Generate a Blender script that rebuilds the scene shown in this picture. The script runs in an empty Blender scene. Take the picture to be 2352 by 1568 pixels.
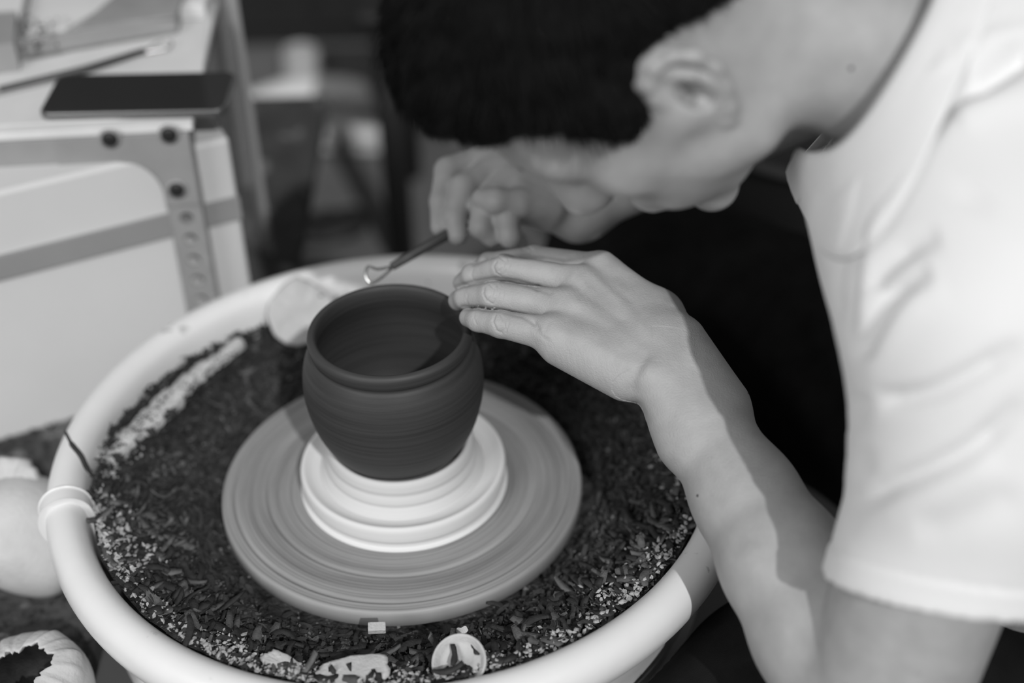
import bpy, bmesh, math, random
import numpy as np
from mathutils import Vector, Matrix

random.seed(7)
RNG = np.random.default_rng(7)
SC = bpy.context.scene
COL = SC.collection
PI = math.pi

# ------------------------------------------------------------------ camera
CAM = np.array([.0946, -.9178, .8241])
TH, FP, ROLL = .6399, 3374.6, .0256
FW = np.array([0, math.cos(TH), -math.sin(TH)])
UP = np.array([0, math.sin(TH), math.cos(TH)])
RT = np.array([1., 0, 0])
_c, _s = math.cos(ROLL), math.sin(ROLL)
cam_d = bpy.data.cameras.new('camera')
cam_o = bpy.data.objects.new('camera', cam_d)
COL.objects.link(cam_o)
_r, _u = _c * RT - _s * UP, _s * RT + _c * UP
M = Matrix(((_r[0], _u[0], -FW[0], CAM[0]), (_r[1], _u[1], -FW[1], CAM[1]), (_r[2], _u[2], -FW[2], CAM[2]), (0, 0, 0, 1)))
cam_o.matrix_world = M
cam_d.sensor_width = 36
cam_d.lens = FP / 2352 * 36
cam_d.clip_start = .02
cam_d.dof.use_dof = True
cam_d.dof.focus_distance = 1.075
cam_d.dof.aperture_fstop = 1.9
SC.camera = cam_o

# ------------------------------------------------------------------ light
W = bpy.data.worlds.new('world')
SC.world = W
W.use_nodes = True
W.node_tree.nodes['Background'].inputs[0].default_value = (1, 1, 1, 1)
W.node_tree.nodes['Background'].inputs[1].default_value = .23
def add_sun(name, d, e, ang):
    l = bpy.data.lights.new(name, 'SUN'); l.energy = e; l.angle = math.radians(ang)
    o = bpy.data.objects.new(name, l); COL.objects.link(o)
    o.rotation_euler = Vector(d).to_track_quat('-Z', 'Y').to_euler()
    return o
add_sun('sun', (-.25, .72, -.65), 2.15, 0.9)
def add_area(name, loc, target, e, sx, sy):
    l = bpy.data.lights.new(name, 'AREA'); l.energy = e; l.shape = 'RECTANGLE'; l.size = sx; l.size_y = sy
    o = bpy.data.objects.new(name, l); COL.objects.link(o)
    o.location = loc
    o.rotation_euler = (Vector(target) - Vector(loc)).to_track_quat('-Z', 'Y').to_euler()
    return o
add_area('window_light', (-1.6, -2.0, 1.7), (.1, 0, .1), 46, 1.3, 1.3)
SC.view_settings.view_transform = 'Standard'
SC.view_settings.look = 'None'
SC.view_settings.gamma = 1
SC.view_settings.use_curve_mapping = False
SC.view_settings.exposure = 0.0
SC.cycles.use_denoising = True
SC.cycles.max_bounces = 5

# ------------------------------------------------------------------ helpers
def ray(px, py):
    a, b = px - 1176, 784 - py
    return ((_c * a + _s * b) * RT + (-_s * a + _c * b) * UP) / FP + FW
def D(px, py, d): return CAM + ray(px, py) * d
def Z(px, py, z):
    r = ray(px, py); return CAM + r * ((z - CAM[2]) / r[2])
def proj(P):
    d = np.asarray(P) - CAM
    z = d @ FW; u = FP * (d @ RT) / z; v = FP * (d @ UP) / z
    return 1176 + _c * u - _s * v, 784 - (_s * u + _c * v), z

def empty(name, label, cat, loc=(0, 0, 0), rz=0, group=None):
    o = bpy.data.objects.new(name, None); COL.objects.link(o)
    o.location = tuple(loc); o.rotation_euler = (0, 0, rz); o.empty_display_size = .02
    return tag(o, label, cat, group)
def tag(o, label=None, cat=None, group=None, kind=None):
    if label: o['label'] = label
    if cat: o['category'] = cat
    if group: o['group'] = group
    if kind: o['kind'] = kind
    return o
def mesh_np(name, V, F, mat, parent=None, smooth=True, loc=None):
    """V (n,3); F list or (m,k) array of faces"""
    me = bpy.data.meshes.new(name)
    V = np.asarray(V, float)
    if isinstance(F, np.ndarray):
        m, k = F.shape
        me.vertices.add(len(V)); me.vertices.foreach_set('co', V.astype(np.float32).ravel())
        me.loops.add(m * k); me.loops.foreach_set('vertex_index', F.astype(np.int32).ravel())
        me.polygons.add(m); me.polygons.foreach_set('loop_start', np.arange(0, m * k, k, dtype=np.int32))
        me.update(calc_edges=True)
    else:
        me.from_pydata([tuple(v) for v in V], [], F)
    me.polygons.foreach_set('use_smooth', np.full(len(me.polygons), smooth))
    me.materials.append(mat)
    me.validate()
    me.update()
    o = bpy.data.objects.new(name, me); COL.objects.link(o)
    if parent: o.parent = parent
    if loc is not None: o.location = tuple(loc)
    return o
def from_bm(name, bm, mat, parent=None, smooth=False, bev=0, segs=2):
    me = bpy.data.meshes.new(name); bmesh.ops.recalc_face_normals(bm, faces=bm.faces)
    bm.to_mesh(me); bm.free()
    me.polygons.foreach_set('use_smooth', np.full(len(me.polygons), smooth))
    me.materials.append(mat)
    o = bpy.data.objects.new(name, me); COL.objects.link(o)
    if parent: o.parent = parent
    if bev:
        m = o.modifiers.new('bevel', 'BEVEL'); m.width = bev; m.segments = segs; m.limit_method = 'ANGLE'; m.angle_limit = .6
    return o
def prism(poly, z0, z1, holes=()):
    """poly extruded in z"""
    bm = bmesh.new()
    a = [bm.verts.new((x, y, z0)) for x, y in poly]; b = [bm.verts.new((x, y, z1)) for x, y in poly]
    n = len(poly)
    bm.faces.new(a[::-1]); bm.faces.new(b)
    for i in range(n): bm.faces.new((a[i], a[(i + 1) % n], b[(i + 1) % n], b[i]))
    return bm
def box_bm(x0, x1, y0, y1, z0, z1): return prism([(x0, y0), (x1, y0), (x1, y1), (x0, y1)], z0, z1)
def lathe(prof, n=96, a0=0, a1=2 * PI):
    prof = np.asarray(prof, float); full = abs(a1 - a0 - 2 * PI) < 1e-6
    t = np.linspace(a0, a1, n, endpoint=not full)
    V = np.stack([prof[None, :, 0] * np.cos(t)[:, None], prof[None, :, 0] * np.sin(t)[:, None], np.broadcast_to(prof[None, :, 1], (n, len(prof)))], -1).reshape(-1, 3)
    m = len(prof); F = []
    for i in range(n if full else n - 1):
        j = (i + 1) % n
        for k in range(m - 1): F.append((i * m + k, j * m + k, j * m + k + 1, i * m + k + 1))
    return V, np.array(F)
def smooth_prof(pts, k=4):
    p = np.array(pts, float)
    out = []
    for i in range(len(p) - 1):
        a, b, c, d = p[max(i - 1, 0)], p[i], p[i + 1], p[min(i + 2, len(p) - 1)]
        for j in range(k):
            t = j / k
            out.append(.5 * ((2 * b) + (-a + c) * t + (2 * a - 5 * b + 4 * c - d) * t * t + (-a + 3 * b - 3 * c + d) * t ** 3))
    out.append(p[-1]); return np.array(out)
def tube(pts, rad, n=10, caps=True, flat=1.0):
    pts = np.array(pts, float); m = len(pts)
    rad = np.full(m, rad) if np.isscalar(rad) else np.array(rad)
    T = np.gradient(pts, axis=0); T /= np.linalg.norm(T, axis=1)[:, None]
    nrm = np.cross(T[0], [0, 0, 1.]);
    if np.linalg.norm(nrm) < .1: nrm = np.cross(T[0], [1., 0, 0])
    V = []
    for i in range(m):
        nrm = nrm - (nrm @ T[i]) * T[i]; nrm /= np.linalg.norm(nrm); b = np.cross(T[i], nrm)
        for k in range(n):
            a = 2 * PI * k / n
            V.append(pts[i] + rad[i] * (math.cos(a) * nrm + flat * math.sin(a) * b))
    F = [(i * n + k, i * n + (k + 1) % n, (i + 1) * n + (k + 1) % n, (i + 1) * n + k) for i in range(m - 1) for k in range(n)]
    if caps: F += [tuple(range(n))[::-1], tuple(range((m - 1) * n, m * n))]
    return np.array(V), F

# ------------------------------------------------------------------ materials
MATS = {}
def mat(name, g, rough=.6, var=.0, scale=20., bump=.0, bscale=None, spec=.4, metal=0., g2=None, thr=None, sss=0, coord='Object', trans=0, alpha=1, coat=0, detail=6, stretch=None):
    """g grey albedo; var noise contrast; g2/thr = spots of a second grey where noise > thr"""
    if name in MATS: return MATS[name]
    m = bpy.data.materials.new(name); m.use_nodes = True; nt = m.node_tree; N = nt.nodes; L = nt.links
    b = N['Principled BSDF']
    b.inputs['Roughness'].default_value = rough; b.inputs['Metallic'].default_value = metal
    b.inputs['Specular IOR Level'].default_value = spec
    b.inputs['Transmission Weight'].default_value = trans; b.inputs['Alpha'].default_value = alpha
    b.inputs['Coat Weight'].default_value = coat
    if sss:
        b.inputs['Subsurface Weight'].default_value = sss; b.inputs['Subsurface Radius'].default_value = (.006, .006, .006); b.inputs['Subsurface Scale'].default_value = 1
    tc = N.new('ShaderNodeTexCoord'); mp = N.new('ShaderNodeMapping'); L.new(tc.outputs[coord], mp.inputs[0])
    if stretch: mp.inputs['Scale'].default_value = stretch
    col = None
    nz = N.new('ShaderNodeTexNoise'); nz.inputs['Scale'].default_value = scale; nz.inputs['Detail'].default_value = detail; L.new(mp.outputs[0], nz.inputs[0])
    mr = N.new('ShaderNodeMapRange'); mr.inputs[1].default_value = .25; mr.inputs[2].default_value = .75
    mr.inputs[3].default_value = g * (1 - var); mr.inputs[4].default_value = g * (1 + var); L.new(nz.outputs[0], mr.inputs[0])
    col = mr.outputs[0]
    if g2 is not None:
        n2 = N.new('ShaderNodeTexNoise'); n2.inputs['Scale'].default_value = scale * 1.7; n2.inputs['Detail'].default_value = 8
        n2.noise_dimensions = '4D'; n2.inputs['W'].default_value = 3; L.new(mp.outputs[0], n2.inputs[0])
        m2 = N.new('ShaderNodeMapRange'); m2.inputs[1].default_value = thr; m2.inputs[2].default_value = thr + .04; L.new(n2.outputs[0], m2.inputs[0])
        mx = N.new('ShaderNodeMix'); mx.data_type = 'FLOAT'; L.new(m2.outputs[0], mx.inputs[0]); L.new(col, mx.inputs[2]); mx.inputs[3].default_value = g2
        col = mx.outputs[0]
    L.new(col, b.inputs['Base Color'])
    if bump:
        n3 = N.new('ShaderNodeTexNoise'); n3.inputs['Scale'].default_value = bscale or scale * 4; n3.inputs['Detail'].default_value = 8; L.new(mp.outputs[0], n3.inputs[0])
        bp = N.new('ShaderNodeBump'); bp.inputs['Strength'].default_value = 1; bp.inputs['Distance'].default_value = bump; L.new(n3.outputs[0], bp.inputs['Height'])
        L.new(bp.outputs[0], b.inputs['Normal'])
    MATS[name] = m
    return m
def ring_mat(name, g, var, scale, rough=.5, bump=.0004, zmix=0., spec=.3, arc=0):
    """concentric throwing rings: noise over the radius (and height) about the object's own axis"""
    m = bpy.data.materials.new(name); m.use_nodes = True; nt = m.node_tree; N = nt.nodes; L = nt.links
    b = N['Principled BSDF']; b.inputs['Roughness'].default_value = rough; b.inputs['Specular IOR Level'].default_value = spec
    tc = N.new('ShaderNodeTexCoord'); sp = N.new('ShaderNodeSeparateXYZ'); L.new(tc.outputs['Object'], sp.inputs[0])
    cx = N.new('ShaderNodeCombineXYZ'); L.new(sp.outputs[0], cx.inputs[0]); L.new(sp.outputs[1], cx.inputs[1])
    ln = N.new('ShaderNodeVectorMath'); ln.operation = 'LENGTH'; L.new(cx.outputs[0], ln.inputs[0])
    sc = N.new('ShaderNodeMath'); sc.operation = 'MULTIPLY'; L.new(sp.outputs[2], sc.inputs[0]); sc.inputs[1].default_value = zmix
    ad = N.new('ShaderNodeMath'); ad.operation = 'ADD'; L.new(ln.outputs['Value'], ad.inputs[0]); L.new(sc.outputs[0], ad.inputs[1])
    # a little of the angle, so that rings break up into arcs
    at = N.new('ShaderNodeMath'); at.operation = 'MULTIPLY'; L.new(sp.outputs[0], at.inputs[0]); at.inputs[1].default_value = arc
    at2 = N.new('ShaderNodeMath'); at2.operation = 'MULTIPLY'; L.new(sp.outputs[1], at2.inputs[0]); at2.inputs[1].default_value = arc
    v = N.new('ShaderNodeCombineXYZ'); L.new(ad.outputs[0], v.inputs[0]); L.new(at.outputs[0], v.inputs[1]); L.new(at2.outputs[0], v.inputs[2])
    nz = N.new('ShaderNodeTexNoise'); nz.inputs['Scale'].default_value = scale; nz.inputs['Detail'].default_value = 5; nz.inputs['Roughness'].default_value = .65; L.new(v.outputs[0], nz.inputs[0])
    mr = N.new('ShaderNodeMapRange'); mr.inputs[1].default_value = .3; mr.inputs[2].default_value = .7; mr.inputs[3].default_value = g * (1 - var); mr.inputs[4].default_value = g * (1 + var)
    L.new(nz.outputs[0], mr.inputs[0]); L.new(mr.outputs[0], b.inputs['Base Color'])
    bp = N.new('ShaderNodeBump'); bp.inputs['Distance'].default_value = bump; L.new(nz.outputs[0], bp.inputs['Height']); L.new(bp.outputs[0], b.inputs['Normal'])
    return m

m_skin = mat('skin', .34, .48, var=.10, scale=60, bump=.00045, bscale=800, spec=.35, g2=.27, thr=.70, detail=9)
m_shirt = mat('white_cotton', .73, .9, var=.015, scale=30, bump=.0003, bscale=1500, spec=.1)
m_hair = mat('black_hair', .006, .65, var=.4, scale=200, spec=.15)
m_trouser = mat('black_cloth', .010, .9, var=.3, scale=40, bump=.0004, bscale=1200, spec=.08)
m_plastic = mat('white_plastic', .70, .28, var=.03, scale=22, bump=.0002, bscale=60, spec=.5, g2=.36, thr=.655)
m_plastic_in = mat('grey_plastic', .45, .4, var=.1, scale=12)
m_pot = ring_mat('dark_clay', .036, .28, 300, .55, .00016, 1.3, .35, .02)
m_head = ring_mat('clay_smeared_metal', .24, .32, 75, .5, .0003, 0, .3, .05)
m_plaster = ring_mat('plaster', .66, .06, 120, .7, .0002, 1., .2)
m_chuck = ring_mat('pale_clay_rings', .56, .10, 160, .6, .0004, 1.4, .25)
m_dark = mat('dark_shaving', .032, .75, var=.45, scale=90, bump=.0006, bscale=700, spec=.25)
m_dark2 = mat('grey_shaving', .10, .8, var=.4, scale=90, bump=.0006, bscale=700, spec=.2)
m_pale = mat('pale_crumb', .36, .85, var=.35, scale=150, bump=.0005, bscale=700, spec=.2)
m_bed = mat('debris', .045, .9, var=.8, scale=120, bump=.003, bscale=300, g2=.25, thr=.62, spec=.1)
m_chip = mat('pale_clay_chip', .44, .8, var=.12, scale=60, bump=.0008, bscale=350, g2=.06, thr=.70, spec=.2)
m_strip = mat('speckled_clay', .46, .8, var=.25, scale=55, bump=.0015, bscale=200, g2=.04, thr=.60, spec=.2)
m_bisque = mat('bisque', .48, .75, var=.10, scale=40, bump=.0006, bscale=300, g2=.2, thr=.72, spec=.2)
m_metal = mat('grey_painted_metal', .25, .45, var=.08, scale=30, bump=.0001, bscale=400, spec=.4)
m_bolt = mat('dark_bolt', .02, .45, metal=.3, spec=.5)
m_board = mat('white_board', .60, .6, var=.08, scale=14, g2=.42, thr=.66)
m_cab = mat('white_cabinet_paint', .56, .6, var=.06, scale=5, g2=.3, thr=.70)
m_band = mat('cabinet_grey_band', .24, .6, var=.1, scale=8)
m_floor = mat('concrete', .11, .8, var=.25, scale=4, bump=.001, bscale=60)
m_steel = mat('steel', .55, .25, metal=1)
m_wood = mat('dark_wood', .06, .5, var=.3, scale=30)
m_glass = mat('phone_glass', .012, .08, spec=.6)
m_phone = mat('phone_frame', .14, .25, metal=.6, spec=.6)
m_black = mat('black_paint', .012, .6, var=.2, scale=8)
m_acr = mat('clear_acrylic', .35, .25, var=.3, scale=9, spec=.5, alpha=.30)
m_acr_edge = mat('acrylic_edge', .32, .3, spec=.5)
m_tray = mat('grey_tray', .26, .55, var=.15, scale=20)

# ------------------------------------------------------------------ SDF toolkit (smooth solid modelling on a grid)
BIG = .05
class RC:
    def __init__(s, a, b, ra, rb): s.a, s.b, s.ra, s.rb = np.array(a, float), np.array(b, float), ra, rb; s.c = (s.a + s.b) / 2; s.R = np.linalg.norm(s.b - s.a) / 2 + max(ra, rb)
    def ev(s, P, c=None, R=None):
        ba = s.b - s.a; pa = P - s.a; t = np.clip(pa @ ba / max(ba @ ba, 1e-12), 0, 1)
        return np.linalg.norm(pa - t[:, None] * ba, axis=1) - (s.ra + t * (s.rb - s.ra))
class EL:
    def __init__(s, c, r, A=None):
        s.c = np.array(c, float); s.r = np.array(r, float); s.A = np.eye(3) if A is None else np.array(A, float); s.R = s.r.max()
    def ev(s, P, c=None, R=None):
        q = (P - s.c) @ s.A.T; k0 = np.linalg.norm(q / s.r, axis=1); k1 = np.linalg.norm(q / s.r ** 2, axis=1)
        return k0 * (k0 - 1) / np.maximum(k1, 1e-9)
class SU:
    def __init__(s, ch, k):
        s.ch, s.k = ch, k
        cs = np.array([x.c for x in ch]); s.c = (cs.min(0) + cs.max(0)) / 2
        s.R = max(np.linalg.norm(x.c - s.c) + x.R for x in ch)
    def ev(s, P, c=None, R=None):
        d = None
        for x in s.ch:
            if c is not None and np.linalg.norm(x.c - c) - x.R - R > BIG: continue
            e = x.ev(P, c, R)
            if d is None: d = e
            elif s.k < 1e-5: d = np.minimum(d, e)
            else:
                h = np.clip(.5 + .5 * (e - d) / s.k, 0, 1); d = e + (d - e) * h - s.k * h * (1 - h)
        if d is None: d = np.full(len(P), BIG)
        return d
class FN:
    """any function of P applied on a child"""
    def __init__(s, ch, fn): s.ch, s.fn = ch, fn; s.c, s.R = ch.c, ch.R + .01
    def ev(s, P, c=None, R=None): return s.fn(P, s.ch.ev(P, c, R))

def sdf_mesh(node, lo, hi, h, project=1):
    B = 12
    lo = np.array(lo, float); n = np.ceil((np.array(hi) - lo) / h / B).astype(int) * B
    val = np.full(n, BIG, np.float32)
    nb = n // B
    bi = np.stack(np.meshgrid(*[np.arange(k) for k in nb], indexing='ij'), -1).reshape(-1, 3)
    cen = lo + (bi * B + (B - 1) / 2) * h
    dc = node.ev(cen); rad = B * h * .5 * 1.7321
    g = np.arange(B) * h
    loc = np.stack(np.meshgrid(g, g, g, indexing='ij'), -1).reshape(-1, 3)
    for b, c, d in zip(bi, cen, dc):
        sl = tuple(slice(k * B, k * B + B) for k in b)
        if abs(d) > rad * 1.5 + .004: val[sl] = BIG if d > 0 else -BIG; continue
        val[sl] = node.ev(lo + b * B * h + loc, c, rad).reshape(B, B, B)
    S = val < 0
    cnt = np.zeros(n - 1, np.uint8)
    for i in (0, 1):
        for j in (0, 1):
            for k in (0, 1): cnt += S[i:n[0] - 1 + i, j:n[1] - 1 + j, k:n[2] - 1 + k]
    act = np.argwhere((cnt > 0) & (cnt < 8))
    idx = np.full(n - 1, -1, np.int32); idx[tuple(act.T)] = np.arange(len(act))
    acc = np.zeros((len(act), 3)); w = np.zeros(len(act))
    cor = [(i, j, k) for i in (0, 1) for j in (0, 1) for k in (0, 1)]
    vc = {c: val[tuple((act + c).T)].astype(float) for c in cor}
    for a in cor:
        for ax in range(3):
            if a[ax]: continue
            b = list(a); b[ax] = 1; b = tuple(b)
            va, vb = vc[a], vc[b]; m = (va < 0) != (vb < 0)
            t = np.where(m, va / np.where(m, va - vb, 1), 0)
            p = np.array(a, float)[None].repeat(len(act), 0); p[:, ax] += t
            acc += p * m[:, None]; w += m
    V = lo + (act + acc / w[:, None]) * h
    Q = []
    for ax in range(3):
        u, v = (ax + 1) % 3, (ax + 2) % 3
        sl0 = [slice(1, None)] * 3; sl1 = [slice(1, None)] * 3
        sl0[ax] = slice(0, -1); sl1[ax] = slice(1, None)
        A, Bm = S[tuple(sl0)], S[tuple(sl1)]
        e = np.argwhere(A != Bm)
        base = e + 1; base[:, ax] -= 1
        ok = np.all(base < n - 1, axis=1); e = e[ok]; base = base[ok]
        ins = A[tuple(e.T)]
        du = np.zeros(3, int); du[u] = 1; dv = np.zeros(3, int); dv[v] = 1
        q = np.stack([idx[tuple((base - du - dv).T)], idx[tuple((base - dv).T)], idx[tuple(base.T)], idx[tuple((base - du).T)]], 1)
        q[~ins] = q[~ins][:, ::-1]
        Q.append(q)
    Q = np.concatenate(Q); Q = Q[(Q >= 0).all(1)]
    if project: V = sdf_project(node, V, h, project)
    return V, Q
def sdf_project(node, V, h, it=1):
    key = np.floor((V - V.min(0)) / .03).astype(int); key = key[:, 0] * 1000003 + key[:, 1] * 1009 + key[:, 2]
    order = np.argsort(key, kind='stable'); cuts = np.flatnonzero(np.diff(key[order])) + 1
    out = V.copy(); e = h * .4
    for ids in np.split(order, cuts):
        P = V[ids]; c = (P.min(0) + P.max(0)) / 2; R = np.linalg.norm(P.max(0) - P.min(0)) / 2 + .01
        for _ in range(it):
            d = node.ev(P, c, R)
            G = np.stack([node.ev(P + e * ax, c, R) - d for ax in np.eye(3)], 1) / e
            g2 = np.maximum((G * G).sum(1), .25)
            P = P - np.clip(d, -h, h)[:, None] * G / g2[:, None]
        out[ids] = P
    return out

# ================================================================== SETTING
bm = bmesh.new()
fl = mesh_np('floor', [(-4, -2, -.5), (4, -2, -.5), (4, 5, -.5), (-4, 5, -.5)], [(0, 1, 2, 3)], m_floor, smooth=False); fl['kind'] = 'structure'
wl = from_bm('wall_back', box_bm(-4, 4, 4.0, 4.1, -.5, 2.2), m_floor); wl['kind'] = 'structure'

# ================================================================== POTTER'S WHEEL
wheel = empty('potters_wheel', "potter's wheel with a round white splash pan full of clay shavings", 'pottery wheel')
pan_out = [(.243, -.12), (.250, -.06), (.257, -.03), (.263, -.008), (.270, .004), (.2765, .009), (.2805, .012), (.2835, .019), (.2845, .027), (.2825, .036), (.277, .0428), (.2695, .0458), (.262, .0448), (.2555, .0395), (.2525, .031), (.2505, .015), (.247, -.02), (.241, -.060), (.236, -.066), (.05, -.068), (.05, -.075), (.238, -.075), (.243, -.12)]
prof = smooth_prof(pan_out, 3)
p = Z(150, 1135, .04); th0 = math.atan2(p[1], p[0])
V, F = lathe(prof, 90, th0 + .018, th0 + PI)
mesh_np('pan_half', V, F, m_plastic, wheel)
V, F = lathe(prof, 90, th0 - PI, th0 - .018)
mesh_np('pan_half', V, F, m_plastic, wheel)
# overlap collar of the front half (a raised band), recessed tongue joining the halves
def offset_prof(pr, o):
    pr = np.array(pr); T = np.gradient(pr, axis=0); T /= np.linalg.norm(T, axis=1)[:, None] + 1e-9
    return pr + np.stack([T[:, 1], -T[:, 0]], 1) * o
cp = smooth_prof(pan_out[4:17], 4)
def band(a0, a1, o0, o1, name, n=6):
    o_, i_ = offset_prof(cp, o1), offset_prof(cp, o0)
    ring = np.concatenate([o_, i_[::-1], o_[:1]])
    V, F = lathe(ring, n, a0, a1)
    F = F.tolist(); m = len(ring) - 1; M_ = len(ring)
    F.append(list(range(m))[::-1]); F.append([(n - 1) * M_ + k for k in range(m)])
    o = mesh_np(name, V, F, m_plastic, wheel); 
    md = o.modifiers.new('bevel', 'BEVEL'); md.width = .0012; md.segments = 2; md.limit_method = 'ANGLE'; md.angle_limit = .8
    return o
band(th0 + .012, th0 + .068, -.001, .0045, 'pan_clip')
band(th0 - .04, th0 + .03, -.006, -.0028, 'joint_tongue', 4)
# drive housing and legs under the pan
V, F = lathe(smooth_prof([(.05, -.5), (.16, -.5), (.17, -.30), (.15, -.12), (.05, -.08)], 3), 48)
mesh_np('drive_housing', V, F, m_plastic_in, wheel)
for k in range(3):
    a = .5 + k * 2.1
    V, F = tube([(.15 * math.cos(a), .15 * math.sin(a), -.10), (.24 * math.cos(a), .24 * math.sin(a), -.5)], .018, 12)
    mesh_np('leg', V, F, m_plastic_in, wheel)
# wheel head with turned grooves
hp = [(.0, 0)]
for r in np.arange(.006, .1475, .0009):
    hp.append((r, .00025 * math.sin(r * 2100) + .0002 * math.sin(r * 900)))
gr = [.092, .1115, .1385]
hp = [(r, z + sum(-.0016 * math.exp(-((r - g) / .0011) ** 2) for g in gr)) for r, z in hp]
hp += [(.1485, -.0004), (.1497, -.0016), (.150, -.004), (.150, -.014), (.147, -.016), (.03, -.016)]
V, F = lathe(hp, 160); o = mesh_np('wheel_head', V, F, m_head, wheel); o['label'] = 'clay smeared round wheel head'
V, F = lathe([(0.001, -.07), (.03, -.07), (.03, -.016), (.001, -.016)], 32); mesh_np('shaft', V, F, m_steel, wheel)

# plaster bat, chuck and pot
bat = empty('plaster_bat', 'round white plaster bat on the wheel head, below the clay collar', 'bat', (0.002, 0, 0))
pb = smooth_prof([(.0, .0165), (.05, .0165), (.062, .0172), (.0725, .0185), (.0785, .0215), (.0815, .0232), (.0838, .0222), (.0848, .0185), (.0845, .0100), (.0825, .0060), (.0820, .0015), (.0800, .0003), (0, .0003)], 4)
V, F = lathe(pb, 144); o = mesh_np('disc', V, F, m_plaster, bat)
ck = smooth_prof([(.0, .0168), (.0625, .0170), (.0655, .0190), (.0640, .0225), (.0618, .0255), (.0625, .0290), (.0612, .0325), (.0600, .0360), (.0606, .0400), (.0600, .0440), (.0585, .0472), (.0560, .0480), (.0535, .0460), (.05, .040), (.03, .036), (0, .036)], 4)
V, F = lathe(ck, 144)
chuck = mesh_np('clay_chuck', V, F, m_chuck, loc=(0.001, 0, 0)); tag(chuck, 'pale ridged clay collar holding up the dark pot', 'chuck')
pp = [(0, .0375), (.030, .0376), (.043, .0400), (.0515, .0455), (.0585, .0555), (.0645, .0690), (.0685, .0830), (.0708, .0960), (.0715, .1070), (.0708, .1180), (.0690, .1275), (.0665, .1345), (.0642, .1390), (.0626, .1415), (.0624, .1435), (.0634, .1455), (.0641, .1490), (.0638, .1530), (.0622, .1555), (.0598, .1563), (.0576, .1550), (.0565, .1515), (.0568, .1440), (.0590, .1370), (.0630, .1250), (.0650, .1080), (.0640, .0900), (.0590, .0700), (.0500, .0550), (.035, .0490), (0, .048)]
V, F = lathe(smooth_prof(pp, 4), 180)
z_ = V[:, 2]; r_ = np.hypot(V[:, 0], V[:, 1]); th_ = np.arctan2(V[:, 1], V[:, 0])
k_ = 1 + .0008 * (np.sin(z_ * 1500 + .3 * np.sin(th_)) * .5 + .5 * np.sin(z_ * 640)) * (z_ < .137) * (z_ > .05)
V[:, :2] *= k_[:, None]
pot = mesh_np('clay_pot', V, F, m_pot); tag(pot, 'dark round-bellied clay pot turning at the centre of the wheel', 'pot')

# ------------------------------------------------------------------ debris in the pan
def bed_z(x, y):
    r = np.hypot(x, y); a = np.arctan2(y, x)
    fr = np.clip(.5 - .5 * np.sin(a) + .34 * np.abs(np.cos(a)), 0, 1.1)         # 1 in front, 0 at the back
    t = np.clip((r - .155) / .088, 0, 1)
    z0 = -.016; z1 = -.004 + .030 * fr
    n = .0025 * np.sin(x * 90 + 1) * np.cos(y * 83) + .0018 * np.sin(x * 190 + y * 140)
    return z0 + (z1 - z0) * t ** 1.15 + n * t
nr, na = 26, 220
rr = np.linspace(.10, .2485, nr); aa = np.linspace(0, 2 * PI, na, endpoint=False)
X = rr[:, None] * np.cos(aa); Y = rr[:, None] * np.sin(aa)
Zz = np.where(rr[:, None] < .156, -.019, bed_z(X, Y)) + RNG.normal(0, .0006, X.shape)
V = np.stack([X, Y, Zz], -1).reshape(-1, 3)
F = np.array([(i * na + j, (i + 1) * na + j, (i + 1) * na + (j + 1) % na, i * na + (j + 1) % na) for i in range(nr - 1) for j in range(na)])
o = mesh_np('clay_debris', V, F, m_bed); tag(o, 'thick bed of dark clay dust and crumbs filling the pan', 'clay debris', kind='stuff')

def ribbon(L, w, t, bend, twist, curl, n=7, taper=.35):
    """a turned clay curl: strip with real thickness, bent in plan and rolled"""
    s = np.linspace(-.5, .5, n); V = []
    ang = bend * s; x = np.cumsum(np.cos(ang)) * L / n; y = np.cumsum(np.sin(ang)) * L / n
    x -= x.mean(); y -= y.mean(); z = curl * L * (4 * s * s - .4) * .25
    for i in range(n):
        ww = w * (1 - taper * (2 * abs(s[i])) ** 2) * (1 + .18 * math.sin(9 * s[i] + L * 3000)) * .5; a = ang[i] + PI / 2
        tw = twist * s[i]; cx, cy = math.cos(a) * math.cos(tw), math.sin(a) * math.cos(tw); cz = math.sin(tw)
        for sg, zz in ((-1, 0), (1, 0), (1, 1), (-1, 1)):
            V.append((x[i] + sg * ww * cx, y[i] + sg * ww * cy, z[i] + sg * ww * cz + (zz - .5) * t))
    F = [(i * 4 + k, i * 4 + (k + 1) % 4, (i + 1) * 4 + (k + 1) % 4, (i + 1) * 4 + k) for i in range(n - 1) for k in range(4)]
    F += [(3, 2, 1, 0), (n * 4 - 4, n * 4 - 3, n * 4 - 2, n * 4 - 1)]
    return np.array(V), np.array(F)
VAR = []
for k in range(14):
    L = [.008, .011, .014, .018, .022, .010, .026, .007, .013, .016, .009, .012, .020, .006][k]
    VAR.append(ribbon(L, RNG.uniform(.0022, .0048), RNG.uniform(.0006, .0012), RNG.uniform(-2.4, 2.4), RNG.uniform(-.9, .9), RNG.uniform(-.5, 1.0), 6))
def chunk(seed, s=(1, .7, .4)):
    r = np.random.default_rng(seed)
    V = np.array([(1, 0, 0), (.3, .9, 0), (-.8, .6, 0), (-.9, -.5, 0), (.2, -1, 0), (.1, .1, 1), (0, 0, -1)], float) * (1 + r.uniform(-.3, .3, (7, 1))) * np.array(s)
    F = [(i, (i + 1) % 5, 5) for i in range(5)] + [((i + 1) % 5, i, 6) for i in range(5)]
    return V, np.array(F)
CH = [chunk(i) for i in range(8)]
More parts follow.
